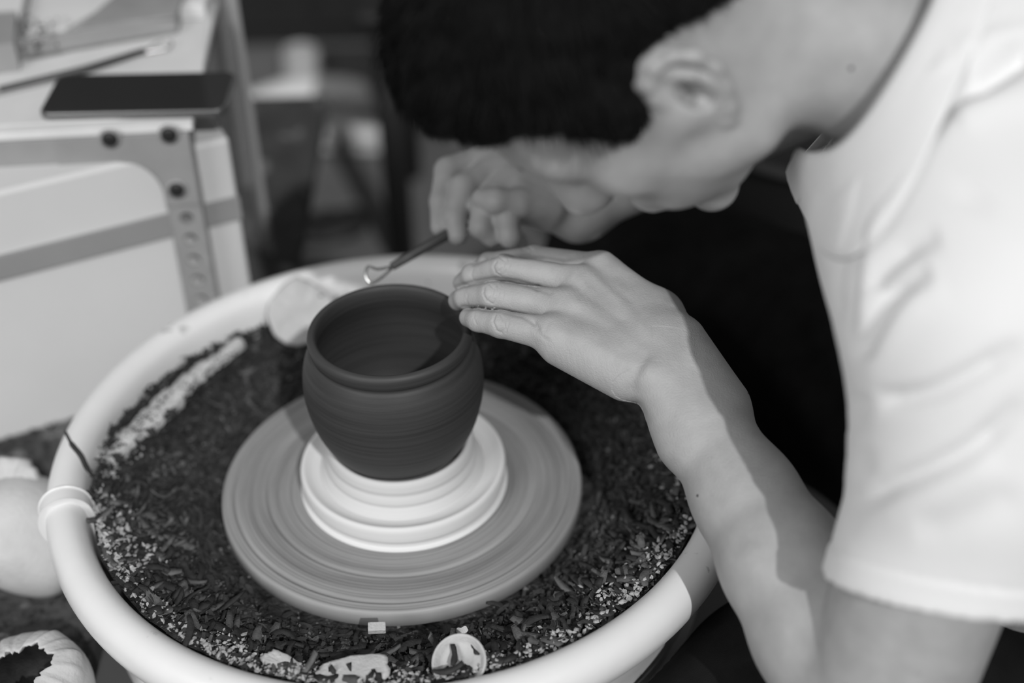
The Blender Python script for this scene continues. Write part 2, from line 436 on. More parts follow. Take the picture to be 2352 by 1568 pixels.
def rots(n, yaw, tilt):
    R = np.zeros((n, 3, 3))
    a = RNG.normal(0, tilt, n); b = RNG.normal(0, tilt, n)
    ca, sa, cb, sb, cz, sz = np.cos(a), np.sin(a), np.cos(b), np.sin(b), np.cos(yaw), np.sin(yaw)
    Rx = np.zeros((n, 3, 3)); Rx[:, 0, 0] = 1; Rx[:, 1, 1] = ca; Rx[:, 1, 2] = -sa; Rx[:, 2, 1] = sa; Rx[:, 2, 2] = ca
    Ry = np.zeros((n, 3, 3)); Ry[:, 1, 1] = 1; Ry[:, 0, 0] = cb; Ry[:, 0, 2] = sb; Ry[:, 2, 0] = -sb; Ry[:, 2, 2] = cb
    Rz = np.zeros((n, 3, 3)); Rz[:, 2, 2] = 1; Rz[:, 0, 0] = cz; Rz[:, 0, 1] = -sz; Rz[:, 1, 0] = sz; Rz[:, 1, 1] = cz
    return Rz @ Ry @ Rx
def scatter(name, pos, yaw, scale, tilt, variants, mat_, **kw):
    """many pieces joined into one mesh"""
    n = len(pos); R = rots(n, yaw, tilt) * scale[:, None, None]
    Vs, Fs, off = [], [], 0
    which = RNG.integers(0, len(variants), n)
    for k, (v, f) in enumerate(variants):
        s = np.flatnonzero(which == k)
        if not len(s): continue
        W_ = np.einsum('nij,vj->nvi', R[s], v) + pos[s][:, None]
        Vs.append(W_.reshape(-1, 3)); Fs.append((f[None] + (np.arange(len(s)) * len(v))[:, None, None]).reshape(-1, f.shape[1]) + off); off += len(s) * len(v)
    o = mesh_np(name, np.concatenate(Vs), np.concatenate(Fs), mat_, smooth=False)
    return tag(o, kind='stuff', **kw)
def ring_pos(n, r0, r1, a0=0, a1=2 * PI, lift=.004, p=.5):
    r = np.sqrt(RNG.uniform(r0 ** 2, r1 ** 2, n)); a = RNG.uniform(a0, a1, n)
    x, y = r * np.cos(a), r * np.sin(a)
    return np.stack([x, y, bed_z(x, y) + RNG.uniform(-.001, lift, n)], 1), a, r
P_, a_, r_ = ring_pos(5200, .160, .2455)
yaw = np.where(r_ < .19, a_ + PI / 2 + RNG.normal(0, .3, len(a_)), RNG.uniform(0, 2 * PI, len(a_)))
scatter('clay_shavings', P_, yaw, RNG.uniform(.6, 1.15, len(P_)), .30, VAR, m_dark, label='dark curled clay shavings heaped all around the pan', cat='clay shavings')
P_, a_, r_ = ring_pos(900, .175, .2455)
scatter('grey_clay_shavings', P_, RNG.uniform(0, 2 * PI, len(P_)), RNG.uniform(.5, 1.0, len(P_)), .35, VAR, m_dark2, label='paler grey clay shavings mixed through the dark heap', cat='clay shavings')
# pale crumbs: mostly along the front and left edge
P_, a_, r_ = ring_pos(9000, .190, .247, PI * .95, PI * 2.02, .0075)
# patches
keep = (np.sin(a_ * 9 + 1.3) * .5 + np.sin(a_ * 23) * .3 + (r_ - .225) * 45 + RNG.normal(0, .5, len(a_))) > .35
P_ = P_[keep]
scatter('clay_crumbs', P_, RNG.uniform(0, 6, len(P_)), RNG.uniform(.0007, .0030, len(P_)) , .6, CH, m_pale, label='pale dry clay crumbs along the near edge of the pan', cat='clay crumbs')
P_, a_, r_ = ring_pos(3500, .165, .246, lift=.006)
scatter('dark_clay_crumbs', P_, RNG.uniform(0, 6, len(P_)), RNG.uniform(.0006, .0016, len(P_)), .6, CH, m_dark2, label='small grey clay crumbs scattered over the dark shavings', cat='clay crumbs')

# 300 single shavings, the ones that show largest along the near side of the pan
vm = []
for k, (v, f) in enumerate(VAR):
    me = bpy.data.meshes.new('clay_shaving'); me.from_pydata([tuple(x * 1.6) for x in v], [], f.tolist()); me.materials.append(m_dark if k % 4 else m_dark2)
    me.polygons.foreach_set('use_smooth', np.full(len(me.polygons), True)); vm.append(me)
for i in range(300):
    r = math.sqrt(random.uniform(.185 ** 2, .245 ** 2)); a = random.uniform(PI * 1.02, PI * 1.92)
    x, y = r * math.cos(a), r * math.sin(a)
    o = bpy.data.objects.new('clay_shaving', vm[i % 14]); COL.objects.link(o)
    o.location = (x, y, float(bed_z(np.array(x), np.array(y))) + .0045 + random.uniform(0, .002))
    o.rotation_euler = (random.gauss(0, .22), random.gauss(0, .22), random.uniform(0, 6.28))
    zn = 0 if a < PI * 1.25 else 1 if a < PI * 1.5 else 2 if a < PI * 1.75 else 3
    wh_ = ['at the left rim below the pan clip', 'left of the small pale clay block', 'right of the cup-shaped clay scrap', 'under the forearm at the right rim'][zn]
    tn = 'dark curled' if (i % 14) % 4 else 'paler grey'
    tag(o, tn + ' clay shaving on the heap ' + wh_, 'clay shaving', tn + ' clay shavings on top of the heap ' + wh_)

# ------------------------------------------------------------------ pale scraps in the pan
def blob_disc(name, px, py, z, rad, thick, tilt, yaw, mat_, irr=.08, sy=1., seed=0, n=36, **kw):
    r = np.random.default_rng(seed); a = np.linspace(0, 2 * PI, n, endpoint=False)
    q = rad * (1 + irr * (np.sin(3 * a + seed) * .5 + np.sin(5 * a + 2 * seed) * .4 + r.normal(0, .25, n)))
    bm = bmesh.new(); rings = []
    for s, zz in ((.0, .5), (.55, .5), (.9, .48), (1., .2), (1., -.2), (.93, -.5), (.0, -.5)):
        if s == 0: rings.append([bm.verts.new((0, 0, zz * thick))])
        else: rings.append([bm.verts.new((q[i] * s * math.cos(a[i]), q[i] * s * sy * math.sin(a[i]), zz * thick + thick * .15 * r.normal() * (s > .5))) for i in range(n)])
    for A, B in zip(rings[:-1], rings[1:]):
        for i in range(n):
            j = (i + 1) % n
            if len(A) == 1: bm.faces.new((A[0], B[i], B[j]))
            elif len(B) == 1: bm.faces.new((A[i], B[0], A[j]))
            else: bm.faces.new((A[i], B[i], B[j], A[j]))
    o = from_bm(name, bm, mat_, smooth=True)
    o.location = tuple(Z(px, py, z)) if z is not None else (0, 0, 0)
    o.rotation_euler = (tilt[0], tilt[1], yaw)
    return tag(o, **kw)
dk = blob_disc('clay_disc', 692, 718, .026, .0320, .007, (.80, .15, 0), .30, m_chip, .06, 1.0, 3, label='round pale clay disc leaning on the far inner wall of the pan', cat='clay scrap')
blob_disc('clay_flake', 808, 1545, .030, .0290, .0022, (.10, -.06, 0), .12, m_chip, .12, .50, 5, label='flat pale clay flake with a ragged edge at the very front of the pan', cat='clay scrap')
blob_disc('clay_flake', 655, 1530, .030, .0200, .0030, (.15, .1, 0), -.5, m_chip, .15, .40, 8, label='small pale clay flake half buried left of the ragged front flake', cat='clay scrap')
blob_disc('clay_flake', 360, 1395, .029, .016, .0025, (.1, .3, 0), -1.0, m_dark2, .2, .30, 9, label='long grey clay flake lying along the near left rim of the pan', cat='clay scrap')
blob_disc('clay_flake', 1500, 1325, .026, .010, .0025, (.5, .2, 0), .9, m_dark2, .2, .7, 12, label='grey clay flake standing near the right inner rim under the arm', cat='clay scrap')
# little cup-like ring at the front
V, F = lathe(smooth_prof([(.0, .001), (.013, .001), (.0165, .004), (.019, .008), (.0198, .0095), (.0185, .0100), (.0160, .0072), (.0125, .0040), (.0, .0035)], 3), 48)
o = mesh_np('clay_cup_scrap', V, F, m_chip, loc=Z(1062, 1525, .028)); o.rotation_euler = (.50, -.25, 0); tag(o, 'small shallow cup-shaped clay scrap at the front with dark shavings over it', 'clay scrap')
bm = box_bm(-.0065, .0065, -.0035, .0035, 0, .006); o = from_bm('clay_cube', bm, m_chip, bev=.0006); o.location = tuple(Z(866, 1446, .012)); o.rotation_euler = (.25, .05, .06)
tag(o, 'little pale clay block on the dark shavings in front of the wheel head', 'clay scrap')
for (px, py, z, s, yw, lb) in ((250, 1240, .03, .009, -1.0, 'thin pale clay sliver standing against the left rim above the crumbs'), (262, 1290, .03, .008, 1.2, 'second pale clay sliver just below the one at the left rim'),
                               (540, 1040 + 200, .0, .005, .2, None), (1060, 1447, .012, .005, .3, 'small crumbly pale clay lump right of the little clay block')):
    if lb is None: continue
    v, f = ribbon(s * 2, .005, .002, .8, .5, .4, 7)
    o = mesh_np('clay_sliver', v, f, m_chip, smooth=False, loc=Z(px, py, z)); o.rotation_euler = (.5, .2, yw); tag(o, lb, 'clay scrap')
# three dark curls lying over the cup scrap
for k, (px, py, yw, L) in enumerate(((1030, 1536, .15, .026), (1042, 1505, 1.5, .020), (1092, 1490, 1.9, .012))):
    v, f = ribbon(L, .0045, .0016, .9, .5, .3, 8)
    o = mesh_np('clay_curl', v, f, m_dark, loc=Z(px, py, .038)); o.rotation_euler = (.2, -.1, yw)
    tag(o, ['long dark clay curl across the left side of the cup-shaped scrap', 'dark clay curl standing up behind the cup-shaped scrap', 'short dark clay curl on the upper rim of the cup-shaped scrap'][k], 'clay curl')

# pale clay slab pieces standing along the left inner wall
slab = [((222, 1050), (300, 985), .030, .012), ((305, 985), (352, 940), .024, .013), ((350, 945), (398, 895), .022, .013), ((398, 893), (432, 862), .018, .012), ((432, 862), (470, 832), .014, .010), ((472, 830), (545, 782), .010, .008)]
labs = ['lowest and thickest pale clay strip piece at the left wall of the pan', 'second pale strip piece up the left wall, covered in dark crumbs', 'third pale strip piece up the left inner wall, split by a dark curl', 'fourth pale strip piece up the left inner wall of the pan', 'fifth and narrow pale strip piece up the left inner wall', 'farthest pale strip piece along the left inner wall of the pan']
for (a, b, zc, hw), lb in zip(slab, labs):
    A, B_ = Z(a[0] + 8, a[1] + 6, .025), Z(b[0] + 8, b[1] + 6, .021); dv = B_ - A; hw *= 1.9 if a[0] < 360 else 1.5; L = np.linalg.norm(dv[:2]) * .96; mid = (A + B_) / 2
    r = np.random.default_rng(int(a[0]))
    bm = bmesh.new(); n = 7; rings = []
    for i in range(n):
        t = -.5 + i / (n - 1); k = 1 - .1 * (abs(t) > .45); ring = []
        for (yy, zz) in ((-1, -.45), (-.95, .25), (-.4, .52), (.5, .48), (1, .1), (1, -.45)):
            ring.append(bm.verts.new((t * L, yy * hw * .62 * k * (1 + .08 * r.normal()), zz * .0105 * k * (1 + .1 * r.normal()))))
        rings.append(ring)
    for P0, P1 in zip(rings[:-1], rings[1:]):
        for i in range(6): bm.faces.new((P0[i], P0[(i + 1) % 6], P1[(i + 1) % 6], P1[i]))
    bm.faces.new(rings[0]); bm.faces.new(rings[-1][::-1])
    o = from_bm('clay_strip_piece', bm, m_strip, smooth=True, bev=.0008); o.location = tuple(mid); o.rotation_euler = (-.25, 0, math.atan2(dv[1], dv[0])); tag(o, lb, 'clay scrap', 'pale clay strip broken along the left wall')
n_ = 900; a_ = RNG.uniform(2.0, 3.35, n_); r_ = RNG.normal(.2455, .0015, n_); P_ = np.stack([r_ * np.cos(a_), r_ * np.sin(a_), bed_z(r_ * np.cos(a_), r_ * np.sin(a_)) + .003 + RNG.uniform(0, .008, n_)], 1)
scatter('wall_shavings', P_, RNG.uniform(0, 6, n_), RNG.uniform(.3, .7, n_), .5, VAR, m_dark, label='fine dark shavings clinging along the left inner wall behind the pale strips', cat='clay shavings')
n_ = 260; t_ = RNG.uniform(0, 1, n_); P_ = np.stack([Z(232 + 300 * t + RNG.normal(0, 9), 1045 - 255 * t + RNG.normal(0, 9), .031) for t in t_]); P_[:, 2] = .0300 - .004 * t_ + RNG.uniform(0, .002, n_)
scatter('strip_crumbs', P_, RNG.uniform(0, 6, n_), RNG.uniform(.0006, .0020, n_), .5, CH, m_dark, label='dark crumbs sprinkled over the pale strip pieces along the left wall', cat='clay crumbs')
# dark curl over the rim
pts = [D(150, 992, 1.19), D(165, 1020, 1.185), D(185, 1045, 1.18), D(200, 1075, 1.185), D(222, 1103, 1.195)]
V, F = tube(smooth_prof(pts, 4), [.0012] * 4 + [.0022] * 9 + [.0014] * 4, 8)
o = mesh_np('clay_curl', V, F, m_dark); tag(o, 'thin dark clay curl hanging over the left rim of the pan', 'clay curl')

# ================================================================== LEFT SIDE: low bench with shavings, jars, cabinet
bench = empty('low_bench', 'low bench covered with dark clay dust, left of the wheel', 'bench', (-.6, 0, -.1))
bm = prism([(-.8, -.75), (.34, -.75), (.34, .27), (.45, .30), (.45, .9), (-.8, .9)], -.03, 0); o = from_bm('bench_top', bm, mat('dusty_bench', .05, .9, var=.5, scale=14, bump=.002, bscale=200, g2=.16, thr=.55), bench, bev=.003)
for sx in (-.75, .30):
    for sy in (-.70, .84):
        from_bm('leg', box_bm(sx - .02, sx + .02, sy - .02, sy + .02, -.4, -.03), m_metal, bench)
n = 7000
x = RNG.uniform(-.62, -.26, n); y = RNG.uniform(-.45, .22, n)
P_ = np.stack([x, y, -.099 + RNG.uniform(0, .004, n)], 1); P_ = P_[np.hypot(x, y) > .27]
dens = (np.sin(P_[:, 0] * 25) * .3 + RNG.uniform(0, 1, len(P_))) > .15
P_ = P_[dens]
scatter('bench_shavings', P_, RNG.uniform(0, 6, len(P_)), RNG.uniform(.35, .8, len(P_)), .3, VAR, m_dark, label='layer of fine dark shavings spread over the low bench', cat='clay shavings')

cab = empty('white_cabinet', 'large pale cabinet side with a grey band, under the metal table', 'cabinet', (0, 0, 0))
A = Z(-40, 1026, -.1); B_ = Z(606, 837, -.1); dv = (B_ - A); L = np.linalg.norm(dv); ang = math.atan2(dv[1], dv[0])
cab.location = tuple(A - dv / L * .3); cab.rotation_euler = (0, 0, ang); L += .3
from_bm('body', box_bm(0, L, 0, .12, 0, .266), m_cab, cab, bev=.004)
A2 = D(0, 590, 1.5); 
BZ = (.180, .204)
from_bm('band', prism([(0, -.004), (L, -.004), (L, .0), (0, .0)], *BZ), m_band, cab)

# metal angle table with board on top
TZ = .197
tl = empty('metal_table', 'grey slotted-angle metal table with a white top, upper left', 'table', (0, 0, 0))
e0 = Z(-60, 312, TZ); e1 = Z(432, 285, TZ); dv = e1 - e0; ang = math.atan2(dv[1], dv[0]); L = np.linalg.norm(dv)
tl.location = tuple(e1); tl.rotation_euler = (0, 0, ang)
# local: x to the left is negative, y away
from_bm('table_top', box_bm(-.55, .004, -.002, .42, -.006, .002), m_board, tl, bev=.001)
def plate(pts, th, holes=()):
    """upright plate in the x-z plane, thickness th in y, round holes punched through"""
    bm = bmesh.new()
    return bm
def bar_with_holes(name, x0, x1, z0, z1, th, holes, parent, mat_, y=0., lean=0.):
    """flat bar in x-z; holes (x,z,r) are real openings, made from a grid of cells round each hole"""
    bm = bmesh.new(); zs = [z1]; hs = sorted(holes, key=lambda h: -h[1]); cells = []
    for hx, hz, hr in hs: cells.append((hz + hr * 1.5, hz - hr * 1.5, (hx, hz, hr)))
    cur = z1; rects = []
    for a, b, h in cells:
        if cur - a > 1e-4: rects.append((cur, a, None))
        rects.append((a, b, h)); cur = b
    if cur - z0 > 1e-4: rects.append((cur, z0, None))
    for (a, b, h) in rects:
        if h is None:
            for yy in (0, th):
                f = [bm.verts.new((x0, yy, b)), bm.verts.new((x1, yy, b)), bm.verts.new((x1, yy, a)), bm.verts.new((x0, yy, a))]; bm.faces.new(f if yy == 0 else f[::-1])
        else:
            N_ = 24; hx, hz, hr = h
            for k in range(N_):
                ring = []
                for kk in (k, k + 1):
                    t = 2 * PI * kk / N_; c, s = math.cos(t), math.sin(t)
                    sc = min((x1 - hx if c > 0 else hx - x0) / max(abs(c), 1e-6), (a - hz) / max(abs(s), 1e-6))
                    ring.append(((hx + hr * c, hz + hr * s), (hx + sc * c, hz + sc * s)))
                (i0, o0), (i1, o1) = ring
                for yy in (0, th):
                    f = [bm.verts.new((q[0], yy, q[1])) for q in (i0, o0, o1, i1)]; bm.faces.new(f if yy == th else f[::-1])
                f = [bm.verts.new((i0[0], 0, i0[1])), bm.verts.new((i1[0], 0, i1[1])), bm.verts.new((i1[0], th, i1[1])), bm.verts.new((i0[0], th, i0[1]))]; bm.faces.new(f)
    for (p0, p1) in (((x0, z0), (x0, z1)), ((x1, z1), (x1, z0)), ((x0, z1), (x1, z1)), ((x1, z0), (x0, z0))):
        f = [bm.verts.new((p0[0], 0, p0[1])), bm.verts.new((p1[0], 0, p1[1])), bm.verts.new((p1[0], th, p1[1])), bm.verts.new((p0[0], th, p0[1]))]; bm.faces.new(f)
    bmesh.ops.remove_doubles(bm, verts=bm.verts, dist=1e-5)
    for v in bm.verts: v.co.y += y
    return from_bm(name, bm, mat_, parent)
# front rail (slot, hole) and gusset with the rounded inside corner
from_bm('front_rail', prism([(0, 0), (0, 0)], 0, 0) if False else box_bm(-.55, -.0, -.004, 0, -.032, -.0062), m_metal, tl, bev=.0006)
from_bm('rail_flange', box_bm(-.55, 0, 0, .03, -.0085, -.0062), m_metal, tl)
gp = [(-.120, -.0065), (-.0005, -.0065), (-.0005, -.080), (-.0310, -.080), (-.0310, -.066)]
for k in range(1, 9):
    t = k / 9 * PI / 2; gp.append((-.0310 - .030 * (1 - math.cos(t)) , -.066 + .034 * math.sin(t)))
gp += [(-.062, -.0325), (-.120, -.0325)]
bm = bmesh.new(); fr = [bm.verts.new((x, -.0065, z)) for x, z in gp]; bk = [bm.verts.new((x, -.0042, z)) for x, z in gp]
bm.faces.new(fr); bm.faces.new(bk[::-1])
for i in range(len(gp)): j = (i + 1) % len(gp); bm.faces.new((fr[i], bk[i], bk[j], fr[j]))
from_bm('gusset', bm, m_metal, tl)
LEG_H = [(-.0155, -.096 - k * .0235, .0062) for k in range(12)]
bar_with_holes('leg', -.0310, 0, -.695, -.0065, .0022, LEG_H, tl, m_metal, y=-.0036)
from_bm('leg_flange', box_bm(-.0022, 0, -.0014, .028, -.695, -.0065), m_metal, tl)
bar_with_holes('leg', -.55, -.5225, -.297, -.0065, .0022, [], tl, m_metal, y=-.0036)
for xx in (-.014, -.54): from_bm('leg', box_bm(xx - .014, xx + .014, .395, .4172, -.297, -.0065), m_metal, tl)
for (px, py) in ((252, 318), (388, 308), (406, 434)):
    # from pixel to the rail's plane
    loc_r = ray(px, py); n_ = np.array([-math.sin(ang), math.cos(ang), 0]); t_ = ((e1 - CAM) @ n_ - .0065) / (loc_r @ n_)
    q = CAM + loc_r * t_ - e1
    lx = q @ np.array([math.cos(ang), math.sin(ang), 0]); lz = q[2]
    V, F = lathe(smooth_prof([(0, .0045), (.0045, .0042), (.0068, .0028), (.0072, .0004), (.0072, 0), (.0, 0)], 2), 24)
    V = np.stack([V[:, 0] + lx, -V[:, 2] - .0066, V[:, 1] + lz], 1)
    o = mesh_np('bolt', V, F, m_bolt, tl)
    V, F = lathe([(.0065, .0001), (.0100, .0001), (.0100, .0009), (.0065, .0009)], 24); V = np.stack([V[:, 0] + lx, -V[:, 2] - .0065, V[:, 1] + lz], 1)
    mesh_np('washer', V, F, m_metal, tl)

# things lying on the table (z = TZ + .002)
TT = TZ + .002
def on_table(px, py, dz=0): return Z(px, py, TT + dz)
def poly_on(name, pix, z0, z1, mat_, bev=.0006, **kw):
    pts = [Z(x, y, z1) for x, y in pix]; c = np.mean(pts, 0)
    area = sum(pts[i][0] * pts[(i + 1) % len(pts)][1] - pts[(i + 1) % len(pts)][0] * pts[i][1] for i in range(len(pts)))
    if area < 0: pts = pts[::-1]
    o = from_bm(name, prism([(q[0] - c[0], q[1] - c[1]) for q in pts], 0, z1 - z0), mat_, bev=bev); o.location = (c[0], c[1], z0)
    return tag(o, **kw)
# smartphone: slab from the near left to the far right corner
ph = empty('smartphone', 'black smartphone lying across the corner of the metal table', 'phone')
c0, c1, c2, c3 = Z(92, 262, TT + .008), Z(508, 252, TT + .008), Z(548, 150, TT + .008), Z(128, 157, TT + .008)
cc = (c0 + c1 + c2 + c3) / 4; axx = (c1 + c2 - c0 - c3) / 2; lx = np.linalg.norm(axx); angp = math.atan2(axx[1], axx[0]); ly = min(np.linalg.norm(c3 - c0), .078)
n0 = np.array([-math.sin(angp), math.cos(angp), 0]); cc = (c0 + c1) / 2 + n0 * ly / 2
ph.location = (cc[0], cc[1], TT + .0002); ph.rotation_euler = (0, 0, angp)
def rrect(w, h, r, n=6):
    out = []
    for cx, cy, a in ((w / 2 - r, h / 2 - r, 0), (-w / 2 + r, h / 2 - r, PI / 2), (-w / 2 + r, -h / 2 + r, PI), (w / 2 - r, -h / 2 + r, 1.5 * PI)):
        for k in range(n + 1): t = a + PI / 2 * k / n; out.append((cx + r * math.cos(t), cy + r * math.sin(t)))
    return out
from_bm('frame', prism(rrect(lx, ly, .011), 0, .0078), m_phone, ph, smooth=False, bev=.0022, segs=4)
from_bm('screen', prism(rrect(lx - .004, ly - .004, .009), .0078, .0083), m_glass, ph, bev=.0002)
from_bm('edge_strip', box_bm(lx / 2 - .0006, lx / 2 + .0007, -ly / 2 + .012, ly / 2 - .012, .003, .0076), m_steel, ph, bev=.0004)
for xx in (-.055, -.035): from_bm('button', box_bm(xx - .008, xx + .008, -ly / 2 - .0008, -ly / 2 + .0004, .003, .005), m_phone, ph, bev=.0003)
# folded paper stack at left, tray, loop tool, small white block
poly_on('paper_sheet', [(-40, 172), (150, 122), (480, 10), (458, 262), (-40, 290)], TT, TT + .0012, m_board, label='white sheet covering the table top under the loop tool', cat='paper')
poly_on('flat_ruler', [(-40, 208), (130, 168), (140, 180), (-40, 224)], TT + .0013, TT + .0045, m_tray, label='thin grey wooden slat left of the phone on the table', cat='slat')
tray = empty('grey_tray', 'grey plastic tray with clay bits on the far part of the table', 'tray')
t0, t1, t2, t3 = Z(38, 98, TT + .02), Z(402, 38, TT + .02), Z(430, -60, TT + .02), Z(70, -60, TT + .02)
def seg_box(name, a, b, w, z0, z1, mat_, parent):
    a, b = np.array(a[:2]), np.array(b[:2]); d = b - a; L = np.linalg.norm(d); d /= L; n_ = np.array([-d[1], d[0]]) * w
    o = from_bm(name, prism([tuple(a), tuple(b), tuple(b + n_), tuple(a + n_)], z0, z1), mat_, parent, bev=.0008); return o
seg_box('front_wall', t0, t1, .004, TT + .0014, TT + .022, m_tray, tray)
seg_box('side_wall', t3, t0, .004, TT + .0014, TT + .026, m_tray, tray)
seg_box('side_wall', t1, t2, .004, TT + .0014, TT + .022, m_tray, tray)
from_bm('bottom', prism([tuple(q[:2]) for q in (t0, t1, t2, t3)], TT + .0014, TT + .005), m_tray, tray)
c = (t1 + t2) / 2
from_bm('flap', prism([tuple(Z(x, y, TT + .022)[:2]) for x, y in ((180, 62), (402, 38), (440, -40), (300, -40))], TT + .0205, TT + .023), m_tray, tray, bev=.0005)
o = poly_on('paper_pad', [(50, 72), (150, 66), (262, 0), (300, -50), (60, -50)], TT + .005, TT + .017, m_board, label='pad of white paper inside the grey tray', cat='paper')
o = poly_on('grey_box', [(-60, 112), (32, 100), (38, 25), (-60, 30)], TT + .0014, TT + .03, m_tray, label='grey box cut by the left edge beside the tray', cat='box')
ps = np.stack([Z(a, b, TT + .022) for a, b in zip(RNG.uniform(42, 130, 60), RNG.uniform(30, 104, 60))]); ps[:, 2] = TT + .018 + RNG.uniform(0, .004, 60)
scatter('tray_crumbs', ps, RNG.uniform(0, 6, 60), RNG.uniform(.001, .003, 60), .5, CH, m_dark, label='dark clay crumbs at the near corner of the grey tray', cat='clay crumbs')
lt = empty('wire_loop_tool', 'thin trimming tool with a wire loop lying on the white sheet', 'tool')
V, F = tube([Z(0, 206, TT + .006), Z(200, 158, TT + .006), Z(332, 116, TT + .006)], [.0034, .0040, .0028], 12); mesh_np('handle', V, F, m_wood, lt)
V, F = tube(smooth_prof([Z(332, 116, TT + .006), Z(360, 98, TT + .006), Z(385, 92, TT + .006), Z(397, 100, TT + .006), Z(385, 112, TT + .006), Z(360, 116, TT + .006), Z(334, 120, TT + .006)], 4), .0008, 8); mesh_np('wire_loop', V, F, m_steel, lt)
o = poly_on('white_block', [(408, 12), (470, 10), (490, -40), (415, -40)], TT + .0014, TT + .018, m_board, bev=.002, label='small white block at the far right end of the table top', cat='block')

# clear acrylic sheet standing right of the table
ac = empty('acrylic_sheet', 'upright cloudy clear plastic sheet right of the metal table', 'plastic sheet')
a_ = np.array(D(592, 690, 1.62)); 
Ax, Ay = Z(570, 300, .10)[:2], Z(487, 330, .10)[:2]
pA = D(578, 300, 1.60); pB = D(488, 300, 1.66)
d2 = (pB - pA)[:2]; Ls = np.linalg.norm(d2); an = math.atan2(d2[1], d2[0])
ac.location = (pA[0], pA[1], -.5); ac.rotation_euler = (0, 0, an)
from_bm('sheet', box_bm(0.006, Ls, -.001, .001, 0, .95), m_acr, ac)
from_bm('edge_rail', box_bm(-.004, .006, -.004, .004, 0, .95), m_acr_edge, ac, bev=.001)

# jars on the low bench
def jar(name, prof, pos, rot, mat_, label, cat, cut=None):
    V, F = lathe(smooth_prof(prof, 4), 72)
    o = mesh_np(name, V, F, mat_); o.location = tuple(pos); o.rotation_euler = rot
    return tag(o, label, cat)
# lying bottle-shaped bisque jar
P0 = Z(35, 1215, -.045)
jr = empty('bisque_jar', 'pale clay jar lying on its side at the left edge, broken neck up', 'jar', P0)
V, F = lathe(smooth_prof([(0, -.060), (.028, -.060), (.043, -.048), (.050, -.020), (.048, .008), (.038, .028), (.026, .038), (.0245, .044), (.022, .044), (.0235, .036), (.034, .026), (.044, .006), (.046, -.02), (.038, -.045), (0, -.056)], 4), 64)
o = mesh_np('body', V, F, m_bisque, jr); o.rotation_euler = (-.35, -1.0, .35)
o = blob_disc('lump', 0, 0, None, .024, .016, (.9, -.2, 0), .3, m_bisque, .10, 1.0, 21)
o.parent = jr; o.location = tuple(np.array(Z(25, 1110, -.01)) - P0); 
# broken bowl at the lower left
P0 = Z(62, 1592, -.055)
outer_ = [(.0001, -.044), (.028, -.044), (.043, -.030), (.0500, -.008), (.0490, .010), (.0430, .022), (.0340, .029), (.0250, .032)]
V, F = lathe(smooth_prof(outer_ + [(.0230, .0300), (.0300, .025), (.0390, .018), (.0450, .006), (.0440, -.010), (.036, -.030), (.0001, -.038)], 4), 120)
r_ = np.hypot(V[:, 0], V[:, 1]); th_ = np.arctan2(V[:, 1], V[:, 0]); top = np.clip((V[:, 2] - .012) / .016, 0, 1)
jg = .006 * np.sin(2 * th_ + .8) + .0020 * np.sin(7 * th_) + .0014 * np.sin(19 * th_ + 1) + .0008 * np.sin(37 * th_)
V[:, :2] *= (1 + top * jg / np.maximum(r_, .01))[:, None]
o = mesh_np('broken_bowl', V, F, m_bisque, loc=P0); o.rotation_euler = (.12, -.10, 0); mesh_np('bowl_shade_disc', *lathe([(.0001, -.006), (.02, -.004), (.0455, .000), (.0455, -.008), (.0001, -.012)], 40), m_dark, o)  # dark disc paints in the shade of the bowl's hollow
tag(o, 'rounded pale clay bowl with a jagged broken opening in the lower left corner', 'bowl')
V, F = lathe(smooth_prof([(.0001, 0), (.13, 0), (.155, .30), (.17, .44), (.178, .445), (.165, .45), (.145, .30), (.12, .02), (.0001, .02)], 3), 48)
o = mesh_np('added_dark_bucket', V, F, m_black, loc=(.50, .72, -.5)); tag(o, "black bucket on the floor behind the potter's far knee", 'bucket')  # bucket added only to darken the gap between chin and collar

# far background things, out of focus
sh = empty('white_shoe', 'blurred white shoe lying on the dark floor beyond the table', 'shoe', Z(690, 225, -.46), .35)
V, F = tube(smooth_prof([(-.13, 0, -.01), (-.08, 0, .0), (0, 0, .01), (.08, 0, -.005), (.13, 0, -.018)], 4), [.028, .036, .038, .04, .042, .042, .042, .042, .042, .042, .042, .042, .04, .04, .036, .034, .022], 14, flat=.7); mesh_np('upper', V, F, m_plaster, sh)
from_bm('sole', box_bm(-.14, .14, -.042, .042, -.038, -.025), m_chip, sh, bev=.008)
sh2 = empty('pale_shoe', 'blurred pale shoe behind the pan, right of the white one', 'shoe', Z(770, 300, -.47), -.1)
V, F = tube(smooth_prof([(-.11, 0, -.01), (-.05, 0, .0), (.04, 0, .0), (.11, 0, -.012)], 4), [.02, .03, .034, .036, .036, .036, .036, .036, .036, .034, .03, .026, .02], 14, flat=.6); mesh_np('upper', V, F, m_bisque, sh2)
from_bm('sole', box_bm(-.12, .12, -.035, .035, -.028, -.016), m_chip, sh2, bev=.006)
V, F = lathe(smooth_prof([(0, 0), (.036, 0), (.038, .008), (.034, .05), (.030, .052), (.032, .01), (0, .008)], 3), 40)
o = mesh_np('small_dish', V, F, m_chip, loc=Z(695, 172, -.5)); tag(o, 'small blurred pale dish on the floor behind the white shoe', 'dish')
